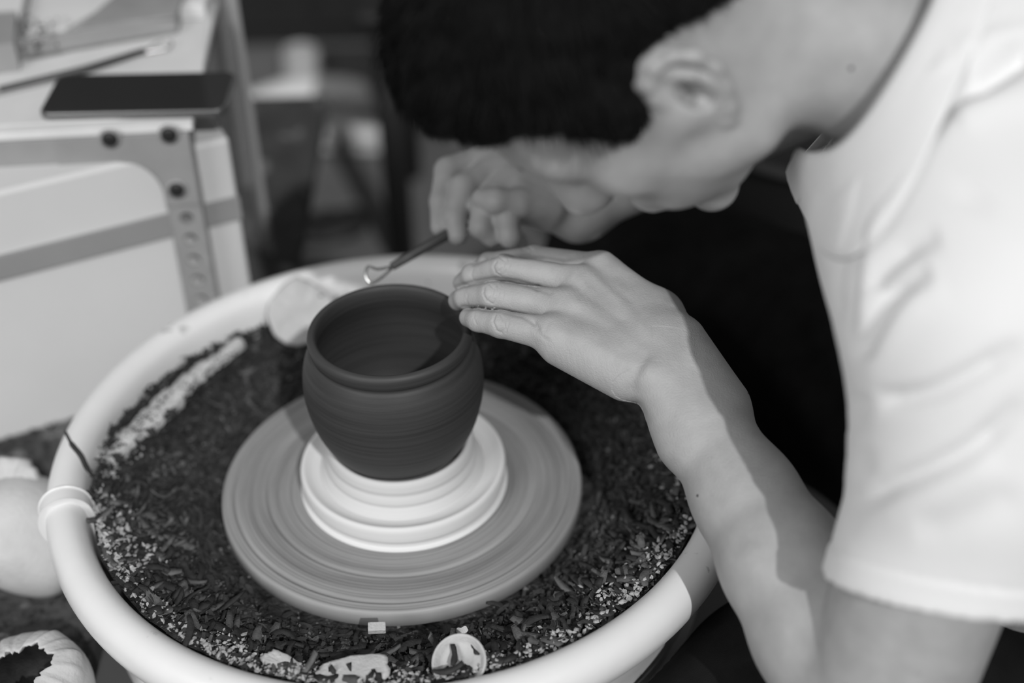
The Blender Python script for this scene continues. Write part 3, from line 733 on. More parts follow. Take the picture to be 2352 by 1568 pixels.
for k, (x0, x1, y0, y1, z1, lb) in enumerate(((560, 900, 1, 0, .25, 'low black cupboard far behind the table and the acrylic sheet'),)):
    q0, q1 = Z(470, 112, -.5), Z(1250, 112, -.5)
    cb = empty('black_cupboard', lb, 'cupboard', (q0[0], q0[1], -.5))
    W_ = q1[0] - q0[0]
    from_bm('body', box_bm(0, W_, .01, .5, 0, .7), m_black, cb, bev=.005)
    for i in range(3): dr = from_bm('door', box_bm(W_ * i / 3 + .01, W_ * (i + 1) / 3 - .01, 0, .01, .04, .67), m_black, cb, bev=.002)
st = empty('dark_stool', 'dark wooden stool seen through the gap behind the pan', 'stool', tuple(Z(925, 600, -.5)[:2]) + (-.5,))
for sx in (0, .28):
    for sy in (0, .28):
        V, F = tube([(sx, sy, 0), (sx, sy, .42)], .022, 12); mesh_np('leg', V, F, m_black, st)
from_bm('seat', box_bm(-.04, .32, -.04, .32, .42, .45), m_black, st, bev=.01)
o = blob_disc('dark_rag', 735, 520, -.49, .09, .02, (0, 0, 0), .2, m_black, .15, .5, 31, label='dark rag lying on the floor behind the far rim', cat='rag')

# ================================================================== THE POTTER
XC, YC, ZC = _c * RT - _s * UP, _s * RT + _c * UP, -FW
def im(a, b, c): return a * XC + b * YC + c * ZC
# head frame (U crown, F face, L left ear)
hU, hF, hL = im(-.815, .273, .505), im(-.53, -.70, -.467), im(.23, -.65, .714)
hU /= np.linalg.norm(hU); hF = hF - (hF @ hU) * hU; hF /= np.linalg.norm(hF); hL = np.cross(hU, hF)
HA = np.stack([hU, hF, hL])                       # world -> local
EARP = D(1578, 238, .835)
HC = EARP - .074 * hL
def H(u, f, l): return HC + u * hU + f * hF + l * hL
def HE(u, f, l, r): return EL(H(u, f, l), r, HA)

cran = HE(.048, .004, 0, (.088, .096, .075))
head = [cran, HE(.02, .045, 0, (.070, .052, .060)), HE(-.035, .042, 0, (.062, .044, .056))]
for s in (1, -1):
    head += [RC(H(-.056, .004, .048 * s), H(-.096, .062, .014 * s), .022, .014), RC(H(-.010, -.004, .056 * s), H(-.056, .002, .048 * s), .020, .022),      # jaw
             RC(H(-.004, .010, .060 * s), H(-.012, .062, .046 * s), .016, .018),      # cheek bone
             RC(H(-.040, .030, .044 * s), H(-.055, .062, .028 * s), .026, .022),      # cheek
             RC(H(.030, .090, .012 * s), H(.028, .078, .040 * s), .010, .009)]        # brow
head += [RC(H(-.102, .070, -.010), H(-.102, .070, .010), .011, .011),
         RC(H(.022, .098, 0), H(-.028, .116, 0), .007, .0115), RC(H(-.030, .104, -.010), H(-.030, .104, .010), .008, .008),
         EL(H(-.060, .092, 0), (.0055, .008, .018), HA), EL(H(-.070, .088, 0), (.006, .008, .016), HA)]
headn = SU(head, .020)
sock = SU([EL(H(.010, .096, s * .031), (.010, .010, .014), HA) for s in (1, -1)], 0)
lids = SU([EL(H(.009, .084, s * .031), (.0105, .0115, .0125), HA) for s in (1, -1)], 0)
EAR_O = .069
def ear(s):
    # the ear leans back and stands a little off the head
    def q(u, f, l): return H(u * 1.0 + .0, f - u * .05, s * (EAR_O + l * .55))
    hx = [(.006, .004, .004), (.019, .007, .007), (.030, .001, .010), (.034, -.010, .013), (.030, -.021, .016), (.018, -.028, .018), (.002, -.027, .016), (-.013, -.020, .012), (-.024, -.011, .008), (-.030, -.004, .005)]
    ch = [RC(q(*a), q(*b), .0036, .0036) for a, b in zip(hx[:-1], hx[1:])]
    ch[-1].rb = .0060; ch[-2].rb = .0055
    ch.append(EL(q(.004, -.010, .004), (.029, .019, .006), HA))
    ah = [(.024, -.010, .010), (.012, -.018, .013), (-.004, -.019, .012), (-.015, -.012, .009)]
    ch += [RC(q(*a), q(*b), .0036, .0036) for a, b in zip(ah[:-1], ah[1:])]
    ch += [RC(q(-.001, .004, .005), q(-.008, .004, .005), .0052, .0050)]
    return SU(ch, .005), q
earL, qL = ear(1); earR, qR = ear(-1)
concha = [SU([EL(q(.001, -.007, .012), (.013, .0075, .007), HA), RC(q(.004, -.007, .008), q(-.004, -.001, -.002), .0042, .0034), RC(q(.022, -.016, .015), q(.004, -.0235, .018), .0016, .0016)], .002) for q in (qL, qR)]

# torso core, neck, shoulders
NB = np.array([.385, -.095, .405])
tors = [RC(H(-.02, -.040, 0), H(-.055, -.040, 0), .056, .055), RC(H(-.05, -.042, 0), NB, .054, .064),
        RC((.40, -.15, .33), (.50, -.15, .06), .080, .090), RC((.40, -.03, .33), (.50, -.03, .06), .080, .090),
        RC(NB, (.40, -.235, .345), .055, .055), RC(NB, (.40, .060, .345), .055, .055),
        RC((.50, -.15, .04), (.56, -.15, -.04), .09, .10), RC((.50, -.03, .04), (.56, -.03, -.04), .09, .10)]
SHL, ELL = D(2330, 720, .835), D(2005, 1665, .945)
armL = [RC(SHL, ELL, .056, .0500),
        RC(ELL, D(1890, 1450, .975), .046, .0465), RC(D(1890, 1450, .975), D(1800, 1290, 1.0), .0465, .0425),
        RC(D(1800, 1290, 1.0), D(1712, 1140, 1.03), .0425, .0365), RC(D(1712, 1140, 1.03), D(1618, 985, 1.058), .0365, .0310),
        RC(D(1618, 985, 1.058), D(1545, 852, 1.078), .0310, .0250),
        RC(D(1562, 785, 1.088), D(1640, 935, 1.07), .0200, .0265), RC(D(1508, 868, 1.060), D(1585, 1005, 1.052), .0180, .0240)]
SHR, ELR, WR = np.array([.44, .075, .340]), np.array([.37, .24, .235]), D(1330, 478, 1.28)
armR = [RC(SHR, ELR, .050, .042), RC(ELR, WR, .042, .025)]
def chain(pts, rad): return [RC(D(*a), D(*b), ra, rb) for a, b, ra, rb in zip(pts[:-1], pts[1:], rad[:-1], rad[1:])]
palm = SU([RC(D(1378, 622, 1.137), D(1520, 745, 1.105), .0138, .019), RC(D(1330, 655, 1.120), D(1505, 778, 1.092), .0138, .019),
           RC(D(1297, 706, 1.103), D(1490, 812, 1.082), .0132, .019), RC(D(1268, 764, 1.086), D(1470, 850, 1.070), .0122, .018),
           RC(D(1290, 792, 1.092), D(1436, 860, 1.075), .0150, .0178),
           RC(D(1512, 725, 1.125), D(1420, 690, 1.160), .019, .015), RC(D(1500, 800, 1.085), D(1545, 850, 1.080), .022, .025)], .012)
F_IDX = SU(chain([(1378, 618, 1.138), (1228, 592, 1.160), (1122, 605, 1.178), (1088, 630, 1.192)], [.0122, .0096, .0085, .0074]), .003)
F_MID = SU(chain([(1330, 648, 1.120), (1158, 614, 1.136), (1086, 632, 1.156), (1062, 650, 1.170)], [.0122, .0101, .0088, .0076]), .003)
F_RNG = SU(chain([(1297, 704, 1.102), (1132, 678, 1.116), (1070, 683, 1.134), (1053, 690, 1.146)], [.0128, .0109, .0090, .0080]), .003)
F_PNK = SU(chain([(1268, 768, 1.086), (1150, 744, 1.098), (1098, 735, 1.109), (1076, 729, 1.118)], [.0128, .0101, .0084, .0072]), .003)
F_THB = SU(chain([(1420, 690, 1.160), (1300, 700, 1.180), (1215, 700, 1.185), (1165, 690, 1.188)], [.0150, .0120, .0105, .0085]), .003)
def smin(a, b, k):
    h = np.clip(.5 + .5 * (b - a) / k, 0, 1); return b + (a - b) * h - k * h * (1 - h)
class HAND:
    def __init__(s, palm, fingers, k=.009): s.p, s.f, s.k = palm, fingers, k; t = SU([palm] + fingers, 0); s.c, s.R = t.c, t.R
    def ev(s, P, c=None, R=None):
        p = s.p.ev(P, c, R); d = p
        for f in s.f:
            if c is not None and np.linalg.norm(f.c - c) - f.R - R > BIG: continue
            d = smin(d, smin(p, f.ev(P, c, R), s.k), .0022)
        return d
handL = HAND(palm, [F_IDX, F_MID, F_RNG, F_PNK, F_THB], .007)
# far hand (right), holding the tool
palmR = SU([RC(WR, D(1150, 395, 1.275), .024, .017), RC(WR, D(1115, 372, 1.285), .022, .016), RC(WR, D(1180, 425, 1.262), .022, .016), RC(D(1250, 470, 1.26), D(1200, 470, 1.25), .020, .016)], .014)
fR = [SU(chain([(1112, 372, 1.285), (1030, 392, 1.270), (1014, 462, 1.255), (1012, 520, 1.245)], [.0150, .0120, .0100, .0085]), .003),
      SU(chain([(1140, 392, 1.270), (1066, 430, 1.250), (1046, 500, 1.240), (1052, 540, 1.235)], [.0140, .0118, .0100, .0085]), .003),
      SU(chain([(1170, 420, 1.258), (1112, 470, 1.235), (1105, 520, 1.230), (1130, 545, 1.235)], [.0135, .0115, .0100, .0085]), .003),
      SU(chain([(1195, 450, 1.245), (1165, 505, 1.228), (1172, 545, 1.228), (1190, 555, 1.236)], [.0125, .0105, .0090, .0080]), .003),
      SU(chain([(1260, 465, 1.250), (1190, 468, 1.232), (1140, 462, 1.222), (1108, 456, 1.226)], [.0170, .0130, .0110, .0090]), .003)]
handR = HAND(palmR, fR)
limbs = SU([headn] + tors, .022)
class BODY:
    def __init__(s):
        s.parts = [(limbs, .02), (SU(armL, .012), .02), (SU(armR, .012), .02), (handL, .010), (handR, .012)]
        s.c = np.array([.3, -.05, .2]); s.R = 1.
    def ev(s, P, c=None, R=None):
        d = None
        for n, k in s.parts:
            if c is not None and np.linalg.norm(n.c - c) - n.R - R > BIG: continue
            e = n.ev(P, c, R); d = e if d is None else smin(d, e, k)
        if d is None: return np.full(len(P), BIG)
        if c is None or np.linalg.norm(HC - c) - .16 - R < BIG:
            d = np.maximum(d, -sock.ev(P)); d = smin(d, lids.ev(P), .002)
            for e_, cc_ in ((earL, concha[0]), (earR, concha[1])):
                d = smin(d, e_.ev(P), .004); cv = -cc_.ev(P); d = -smin(-d, -cv, .002)
            # mouth line
        return d
body = BODY()
HS = .0026
V, Q = sdf_mesh(body, (-.06, -.45, -.10), (.70, .42, .56), HS)
person = empty('person', 'person in white T-shirt and black trousers bending over the wheel, hand on the pot', 'person', (.5, -.1, -.5))
OFF = np.array([.5, -.1, -.5])

def polyline_dist(px, py, pts):
    P = np.stack([px, py], 1); d = np.full(len(P), 1e9)
    pts = np.array(pts, float)
    for a, b in zip(pts[:-1], pts[1:]):
        ba = b - a; t = np.clip(((P - a) @ ba) / (ba @ ba), 0, 1)
        d = np.minimum(d, np.linalg.norm(P - a - t[:, None] * ba, axis=1))
    return d
def mesh_refine(V, Q, fmask_fn, times):
    bm = bmesh.new(); me = bpy.data.meshes.new('t'); me.from_pydata(V.tolist(), [], Q.tolist()); bm.from_mesh(me); bpy.data.meshes.remove(me)
    for _ in range(times):
        es = {e for f in bm.faces if fmask_fn(f.calc_center_median()) for e in f.edges}
        bmesh.ops.subdivide_edges(bm, edges=list(es), cuts=1, use_grid_fill=True)
    return bm
def bm_to_np(bm):
    bmesh.ops.triangulate(bm, faces=[f for f in bm.faces if len(f.verts) > 4])
    V = np.array([v.co[:] for v in bm.verts]); bm.verts.index_update()
    F = [tuple(v.index for v in f.verts) for f in bm.faces]; bm.free(); return V, F
hc = D(1250, 720, 1.12)
inhand = lambda c: (c.x - hc[0]) ** 2 + (c.y - hc[1]) ** 2 + (c.z - hc[2]) ** 2 < .115 ** 2
bm = mesh_refine(V, Q, inhand, 1)
V, F = bm_to_np(bm)
px, py, dz = proj(V)
sel = np.flatnonzero(np.linalg.norm(V - hc, axis=1) < .135)
V[sel] = sdf_project(body, V[sel], .0012, 2)
bm = bmesh.new(); me = bpy.data.meshes.new('t'); me.from_pydata(V.tolist(), [], F)
vis = lambda c: inhand(c) and c.y < 9
bm.from_mesh(me); bpy.data.meshes.remove(me)
es = {e for f in bm.faces if inhand(f.calc_center_median()) and np.dot(f.normal, CAM - np.array(f.calc_center_median())) > -.05 for e in f.edges}
bmesh.ops.subdivide_edges(bm, edges=list(es), cuts=1, use_grid_fill=True)
V, F = bm_to_np(bm)
sel = np.flatnonzero(np.linalg.norm(V - hc, axis=1) < .135)
V[sel] = sdf_project(body, V[sel], .0008, 2)
me = bpy.data.meshes.new('t'); me.from_pydata(V.tolist(), [], F)
nr_ = np.zeros(len(V) * 3, np.float32); me.vertices.foreach_get('normal', nr_); nr_ = nr_.reshape(-1, 3).astype(float); bpy.data.meshes.remove(me)
# --- sculpted detail on the near hand and arm: knuckle folds, tendons, wrist fold
px, py, dz = proj(V)
facing = np.einsum('ij,ij->i', nr_, CAM - V) > 0
near = facing & (np.linalg.norm(V - D(1400, 760, 1.08), axis=1) < .17)
ii = np.flatnonzero(near); X_, Y_ = px[ii], py[ii]; dd = np.zeros(len(ii))
CREASE = [
 # proximal joints: oval folds
 ([(1140, 600), (1133, 612), (1138, 626), (1150, 634)], 2.6, -.00055), ([(1150, 592), (1160, 600), (1156, 614), (1147, 622)], 2.4, -.0005), ([(1166, 590), (1171, 606), (1162, 626)], 2.2, -.0004),
 ([(1112, 660), (1110, 675), (1117, 690), (1130, 697)], 2.6, -.0006), ([(1124, 652), (1134, 662), (1131, 678), (1122, 690)], 2.4, -.0005), ([(1143, 652), (1146, 672), (1136, 696)], 2.2, -.0004), ([(1155, 656), (1157, 676), (1148, 700)], 2.0, -.0003),
 ([(1138, 722), (1132, 738), (1140, 758), (1152, 765)], 2.6, -.0006), ([(1150, 722), (1158, 738), (1160, 754), (1152, 762)], 2.4, -.0005), ([(1168, 726), (1168, 742), (1162, 764)], 2.0, -.0003),
 ([(1212, 565), (1222, 574), (1208, 582)], 2.4, -.0005), ([(1196, 566), (1206, 580), (1216, 588)], 2.4, -.0004),
 # joints near the nails
 ([(1086, 618), (1082, 630), (1086, 642)], 2.2, -.0003), ([(1074, 676), (1071, 688), (1075, 700)], 2.2, -.0003), ([(1090, 718), (1088, 730), (1094, 744)], 2.2, -.0003),
 # webs running onto the back of the hand
 ([(1235, 661), (1262, 672)], 7, -.0008), ([(1226, 738), (1234, 752)], 7, -.0008), ([(1290, 598), (1312, 590)], 7, -.0008),
 ([(1228, 745), (1240, 768), (1258, 782)], 6, -.0005), ([(1262, 738), (1252, 760)], 6, -.0003),
 # fold between hand and wrist
 ([(1450, 890), (1453, 872), (1464, 850), (1482, 822)], 13, -.0014), ([(1466, 930), (1474, 945), (1486, 962)], 12, -.0008),
 ([(1045, 661), (1090, 648), (1140, 640), (1190, 647), (1235, 661)], 5.5, -.0010), ([(1062, 706), (1100, 708), (1150, 713), (1200, 725), (1226, 740)], 5.5, -.0009), ([(1088, 606), (1120, 591), (1165, 583), (1230, 590), (1290, 598)], 5.5, -.0008),
]
for pts, sg, amp in CREASE: dd += 1.1 * amp * np.exp(-(polyline_dist(X_, Y_, pts) / (sg * 1.05)) ** 2)
RIDGE = [([(1355, 628), (1420, 690), (1480, 755)], 13, .0007), ([(1312, 690), (1400, 745), (1470, 800)], 12, .0005), ([(1275, 755), (1380, 800), (1450, 840)], 12, .0004),
         ([(1385, 598), (1405, 612)], 22, .0013), ([(1318, 636), (1340, 650), (1352, 668)], 14, .0012), ([(1285, 700), (1300, 710)], 16, .0007), ([(1250, 765), (1262, 772)], 16, .0005),
         ([(1490, 850), (1500, 862)], 26, .0014), ([(1148, 612), (1158, 612)], 10, .0004), ([(1122, 674), (1132, 676)], 11, .0004), ([(1146, 742), (1156, 744)], 10, .0004),
         ([(1340, 672), (1430, 735)], 10, -.0006), ([(1385, 640), (1450, 690)], 10, -.0005)]
for pts, sg, amp in RIDGE: dd += amp * np.exp(-(polyline_dist(X_, Y_, pts) / sg) ** 2)
# fine skin lines across the back of the hand
dd += .00003 * np.sin((X_ * .9 - Y_ * .35) * .55 + 2 * np.sin(Y_ * .06)) * np.exp(-((X_ - 1330) / 120) ** 2)
V[ii] += nr_[ii] * dd[:, None]
bo = mesh_np('body', V - OFF, F, m_skin, person)

# eyes
for s in (1, -1):
    V2, F2 = lathe(smooth_prof([(0.0001, -.0115), (.008, -.008), (.0113, 0), (.008, .008), (.0001, .0115)], 3), 16)
    R_ = np.stack([hU, hL, hF]).T
    mesh_np('eye', V2 @ R_.T + H(.009, .083, s * .031) - OFF, F2, m_plaster, person)
# eyebrow
for s in (1, -1):
    V2, F2 = tube([H(.033, .101, .012 * s), H(.037, .098, .028 * s), H(.032, .087, .045 * s)], [.002, .003, .0015], 8, flat=.6)
    mesh_np('eyebrow', V2 - OFF, F2, m_hair, person)

# ------------------------------------------------------------------ hair
def loc(P): return (P - HC) @ HA.T
UBF = [-.13, -.085, -.06, -.035, -.01, .004, .016, .034, .050, .070, .105]
UBU = [-.045, -.035, -.012, .030, .046, .034, .004, .002, .052, .066, .074]
def hair_fn(P, d):
    q = loc(P); u, f, l = q.T
    t = u - np.interp(f, UBF, UBU) + .004 * np.sin(f * 160) * np.sin(l * 120 + 1)
    th = np.clip(t * .36, -.006, .015) + .006 * np.clip((u - .06) / .07, 0, 1) + .004 * np.clip((f - .03) / .06, 0, 1) * np.clip((u - .055) / .03, 0, 1)
    th = th + .0015 * np.sin(u * 210 + 3 * np.sin(l * 90)) * np.sin(f * 180) * (t > .01)
    return np.maximum(d - th, -t)
hairn = FN(HE(.048, .004, 0, (.088, .096, .0755)), hair_fn); hairn.R += .05
V, Q = sdf_mesh(hairn, HC - .19, HC + .19, .0035)
hair = mesh_np('hair', V - OFF, Q, m_hair, person)
me = hair.data; nv = len(me.vertices)
nn = np.zeros(nv * 3, np.float32); me.vertices.foreach_get('normal', nn); nn = nn.reshape(-1, 3)
VV = V; q = loc(VV); u, f, l = q.T; t = u - np.interp(f, UBF, UBU)
ok = np.flatnonzero((t > .001) & (np.linalg.norm((q - [.048, .004, 0]) / [.088, .096, .0755], axis=1) > 1.0))
pick = RNG.choice(ok, 15000)
wh = H(.125, -.05, .0)
P0 = VV[pick]; N0 = nn[pick]; away = P0 - wh; away -= (away * N0).sum(1)[:, None] * N0; away /= np.linalg.norm(away, axis=1)[:, None] + 1e-6
tt = t[pick]
fl_ = away * 1.0 + N0 * RNG.uniform(.12, .5, len(pick))[:, None] + RNG.normal(0, .16, (len(pick), 3)); fl_ /= np.linalg.norm(fl_, axis=1)[:, None]
Ls = np.clip(.005 + tt * .25, .004, .022) * RNG.uniform(.6, 1.2, len(pick))
sd = np.cross(fl_, N0); sd /= np.linalg.norm(sd, axis=1)[:, None] + 1e-6; s2 = np.cross(sd, fl_)
segs = []
for t_, w in ((-.1, .0007), (.45, .0006), (1., .00012)):
    c_ = P0 + fl_ * (Ls * t_)[:, None] - N0 * (Ls * .18 * t_ * t_)[:, None]
    for a in range(3): segs.append(c_ + w * (math.cos(a * 2.094) * sd + math.sin(a * 2.094) * s2))
SV = np.stack(segs, 1).reshape(-1, 3)
bf = [(i * 3 + k, i * 3 + (k + 1) % 3, i * 3 + 3 + (k + 1) % 3, i * 3 + 3 + k) for i in range(2) for k in range(3)]
SF = (np.array(bf)[None] + (np.arange(len(pick)) * 9)[:, None, None]).reshape(-1, 4)
hs = mesh_np('hair_strands', SV - OFF, SF, m_hair, person); hs['kind'] = 'stuff'

# ------------------------------------------------------------------ T-shirt
ca, cb, cc_ = D(1813, 378, .935), D(1990, 225, .862), D(2082, 0, .880)
cn = np.cross(cb - ca, cc_ - ca); cn /= np.linalg.norm(cn)
if cn[0] > 0: cn = -cn                          # points out of the neck opening (towards the head)
HEM = D(2140, 1335, .885); adir = (ELL - SHL) / np.linalg.norm(ELL - SHL)
# hem plane through three picked points of the cuff
h1, h2, h3 = D(1886, 1312, .915), D(2100, 1396, .835), D(2400, 1414, .840)
hn = np.cross(h2 - h1, h3 - h1); hn /= np.linalg.norm(hn)
if hn @ adir < 0: hn = -hn
sh_t = SU([RC((.392, -.155, .345), (.500, -.16, .15), .112, .116), RC((.392, -.040, .345), (.500, -.03, .15), .112, .116), RC((.500, -.16, .15), (.57, -.16, .0), .116, .12), RC((.500, -.04, .15), (.57, -.04, .0), .116, .12),
           RC((.40, -.10, .40), (.43, -.10, .36), .085, .10),
           RC(NB + np.array([.0, -.03, .0]), SHL, .075, .085), RC(NB, (.40, .08, .35), .075, .08),
           RC(SHL, D(2310, 1000, .845), .084, .080), RC(SHR, SHR + (ELR - SHR) * .30, .068, .062),
           RC(H(-.10, -.045, 0), NB, .050, .070)], .045)
sl = SU([RC(D(2325, 900, .855), D(2175, 1400, .895), .076, .077)], .01)
def smax(a, b, k): return -smin(-a, -b, k)
class SHIRT:
    c = np.array([.4, -.1, .25]); R = .5
    def outer(s, P, c, R): return smin(sh_t.ev(P, c, R), sl.ev(P, c, R), .030)
    def ev(s, P, c=None, R=None):
        o = s.outer(P, c, R)
        dc = (P - ca) @ cn; dh = (P - h1) @ hn
        arm = np.linalg.norm((P - HEM) - ((P - HEM) @ adir)[:, None] * adir, axis=1)
        rib = .0012 * np.clip((dc + .020) / .003, 0, 1) + .0010 * np.clip((dh + .020) / .002, 0, 1) * (arm < .13)
        o = o - rib
        sh = np.maximum(o, -(o + .0045 + rib))
        sh = np.maximum(sh, np.maximum(dc, dc + .40 * (P[:, 1] - ca[1]) ) + .005)                  # neck opening
        cut = np.where(arm < .16, dh, -.05)
        sh = np.maximum(sh, cut)
        sh = np.maximum(sh, -(P[:, 2] + .02))
        return sh
V, Q = sdf_mesh(SHIRT(), (.20, -.46, -.04), (.72, .30, .56), .0026)
def edge_smooth(V, Q, sel, it=5):
    e = np.concatenate([Q[:, [0, 1]], Q[:, [1, 2]], Q[:, [2, 3]], Q[:, [3, 0]]]); e = e[sel[e[:, 0]] | sel[e[:, 1]]]; e = np.concatenate([e, e[:, ::-1]])
    for _ in range(it):
        a = np.zeros_like(V); n = np.zeros(len(V)); np.add.at(a, e[:, 0], V[e[:, 1]]); np.add.at(n, e[:, 0], 1)
        V = np.where(sel[:, None] & (n > 0)[:, None], .35 * V + .65 * a / np.maximum(n, 1)[:, None], V)
    return V
_dc = (V - ca) @ cn; _d2 = _dc + .40 * (V[:, 1] - ca[1]); _dh = (V - h1) @ hn
# keep the largest connected piece only
lab = np.arange(len(V)); e_ = np.concatenate([Q[:, [0, 1]], Q[:, [1, 2]], Q[:, [2, 3]], Q[:, [3, 0]]])
for _ in range(4000):
    m_ = np.minimum(lab[e_[:, 0]], lab[e_[:, 1]]); l2 = lab.copy(); np.minimum.at(l2, e_[:, 0], m_); np.minimum.at(l2, e_[:, 1], m_); l2 = l2[l2]
    if (l2 == lab).all(): break
    lab = l2
main_ = np.bincount(lab).argmax(); Q = Q[lab[Q[:, 0]] == main_]
V = edge_smooth(V, Q, (np.maximum(_dc, _d2) > -.007) | (_dh > -.005))
me = bpy.data.meshes.new('t'); me.from_pydata(V.tolist(), [], Q.tolist())
nr_ = np.zeros(len(V) * 3, np.float32); me.vertices.foreach_get('normal', nr_); nr_ = nr_.reshape(-1, 3).astype(float); bpy.data.meshes.remove(me)
px, py, dz = proj(V); dd = np.zeros(len(V))
FOLD = [  # grooves (negative) and ridges (positive) of the cloth
 ([(2352, 120), (2260, 175), (2190, 205), (2130, 270), (2070, 330), (2020, 400), (1995, 470)], 17, -.0180),
 ([(2352, 78), (2260, 88), (2190, 105)], 14, .0045), ([(2150, 130), (2180, 160)], 16, .006), ([(2352, 215), (2260, 235), (2190, 270)], 24, .0050),
 ([(2090, 60), (2085, 180), (2060, 250), (1990, 330), (1920, 420), (1880, 500), (1860, 600)], 11, -.0035),
 ([(2050, 300), (1995, 380), (1965, 480), (1940, 570), (1925, 680), (1925, 760)], 8, -.0075),
 ([(2075, 330), (2030, 410), (2000, 500), (1985, 600), (1975, 700), (1970, 780)], 13, .0040),
 ([(2160, 540), (2080, 570), (2030, 610), (2005, 640), (1992, 670)], 14, -.0090), ([(2140, 620), (2060, 665), (2020, 720), (1990, 780), (1970, 830)], 13, -.0120),
 ([(2170, 650), (2100, 690), (2050, 740), (1995, 810), (1960, 870)], 24, .0050),
 ([(2250, 420), (2215, 480)], 30, -.0020),
 ([(2010, 890), (2040, 918), (2130, 905), (2230, 860), (2352, 790)], 14, -.0085), ([(1990, 900), (1965, 950), (1955, 1000)], 14, -.0050),
 ([(1930, 1155), (1990, 1145), (2060, 1110), (2160, 1070), (2250, 1020), (2352, 920)], 15, -.0100), ([(1960, 1195), (2060, 1175), (2180, 1110), (2300, 1050)], 26, .0040),
 ([(2100, 1215), (2200, 1200), (2352, 1130)], 22, -.0030), ([(1925, 390), (1890, 470), (1868, 600), (1872, 720)], 9, -.0045), ([(2030, 400), (1985, 500), (1958, 640), (1952, 790)], 8, -.0060), ([(2000, 400), (1955, 500), (1935, 620), (1930, 700)], 10, .0040), ([(1900, 760), (1930, 860), (1960, 950)], 10, -.0040), ([(1975, 1020), (1985, 1100)], 14, -.0025), ([(1955, 1050), (1945, 1110)], 12, .0035),
]
def fold_w(px, py, pts):
    d = np.full(len(px), 1e9); tt = np.zeros(len(px)); P = np.stack([px, py], 1); m = len(pts) - 1
    for i, (a, b) in enumerate(zip(pts[:-1], pts[1:])):
        ba = b - a; t = np.clip(((P - a) @ ba) / (ba @ ba), 0, 1); q = np.linalg.norm(P - a - t[:, None] * ba, axis=1)
        tt = np.where(q < d, (i + t) / m, tt); d = np.minimum(d, q)
    return d, np.clip(tt * 3.5 + (pts[0][0] > 2340), 0, 1) ** .8 * np.clip((1 - tt) * 5 + .15, 0, 1)
for pts, sg, amp in FOLD:
    d_, w_ = fold_w(px, py, smooth_prof(pts, 3))
    dd += amp * w_ * np.exp(-(d_ / (sg * 1.8)) ** 2) * (.8 if amp < 0 else .5)
# stitched seam below the collar and above the cuff
dcv = (V - ca) @ cn; dhv = (V - h1) @ hn
fac = np.clip(np.einsum('ij,ij->i', nr_, (CAM - V)) / np.linalg.norm(CAM - V, axis=1) + .35, 0, 1)
# inner skin of the cloth moves with the outer: use the outward direction of the solid
go = np.stack([SHIRT().outer(V + .003 * e, None, None) for e in np.eye(3)], 1) - SHIRT().outer(V, None, None)[:, None]; go /= np.linalg.norm(go, axis=1)[:, None] + 1e-9
fo = np.clip(np.einsum('ij,ij->i', go, (CAM - V)) / np.linalg.norm(CAM - V, axis=1) + .25, 0, 1)
edge = np.clip(np.minimum(-dcv, -dhv) / .03, .15, 1)
V = V + go * (dd * fo * edge)[:, None]
V = V - go * (.0010 * np.exp(-((dcv + .021) / .0012) ** 2) + .0008 * np.exp(-((dhv + .021) / .0012) ** 2) * (dhv < .1))[:, None]
mesh_np('t_shirt', V - OFF, Q, m_shirt, person)
# ribbed collar band, swept round the neck opening on the surface of the shirt
C0 = (NB + H(-.06, -.042, 0)) / 2; C0 = C0 - ((C0 - ca) @ cn) * cn
b1 = np.cross(cn, [0, 0, 1.]); b1 /= np.linalg.norm(b1); b2 = np.cross(cn, b1)
ph = np.linspace(0, 2 * PI, 120, endpoint=False); dirs = np.cos(ph)[:, None] * b1 + np.sin(ph)[:, None] * b2
def ring_at(t, off):
    lo_, hi_ = np.full(120, .01), np.full(120, .22)
    def pt(rho):
        s = np.full(120, -t)
        for _ in range(6):
            P = C0 + rho[:, None] * dirs + s[:, None] * cn
            s = -t - .40 * np.maximum(P[:, 1] - ca[1], 0)
        return C0 + rho[:, None] * dirs + s[:, None] * cn
    sh__ = SHIRT()
    for _ in range(22):
        mid = (lo_ + hi_) / 2; v = sh__.outer(pt(mid), None, None); lo_ = np.where(v < 0, mid, lo_); hi_ = np.where(v < 0, hi_, mid)
    return pt((lo_ + hi_) / 2 + off)
prof_c = [(-.0020, -.0045), (-.0034, -.0020), (-.0024, .0010), (.002, .0018), (.010, .0019), (.0185, .0018), (.0200, .0010), (.0215, -.001), (.014, -.004), (.004, -.0050)]
R_ = np.stack([ring_at(t, o_) for t, o_ in prof_c])
for _ in range(3): R_ = (np.roll(R_, 1, 1) + 2 * R_ + np.roll(R_, -1, 1)) / 4
kk = len(prof_c)
Fc = np.array([(i * 120 + j, i * 120 + (j + 1) % 120, ((i + 1) % kk) * 120 + (j + 1) % 120, ((i + 1) % kk) * 120 + j) for i in range(kk) for j in range(120)])
mesh_np('collar', R_.reshape(-1, 3) - OFF, Fc, m_shirt, person)
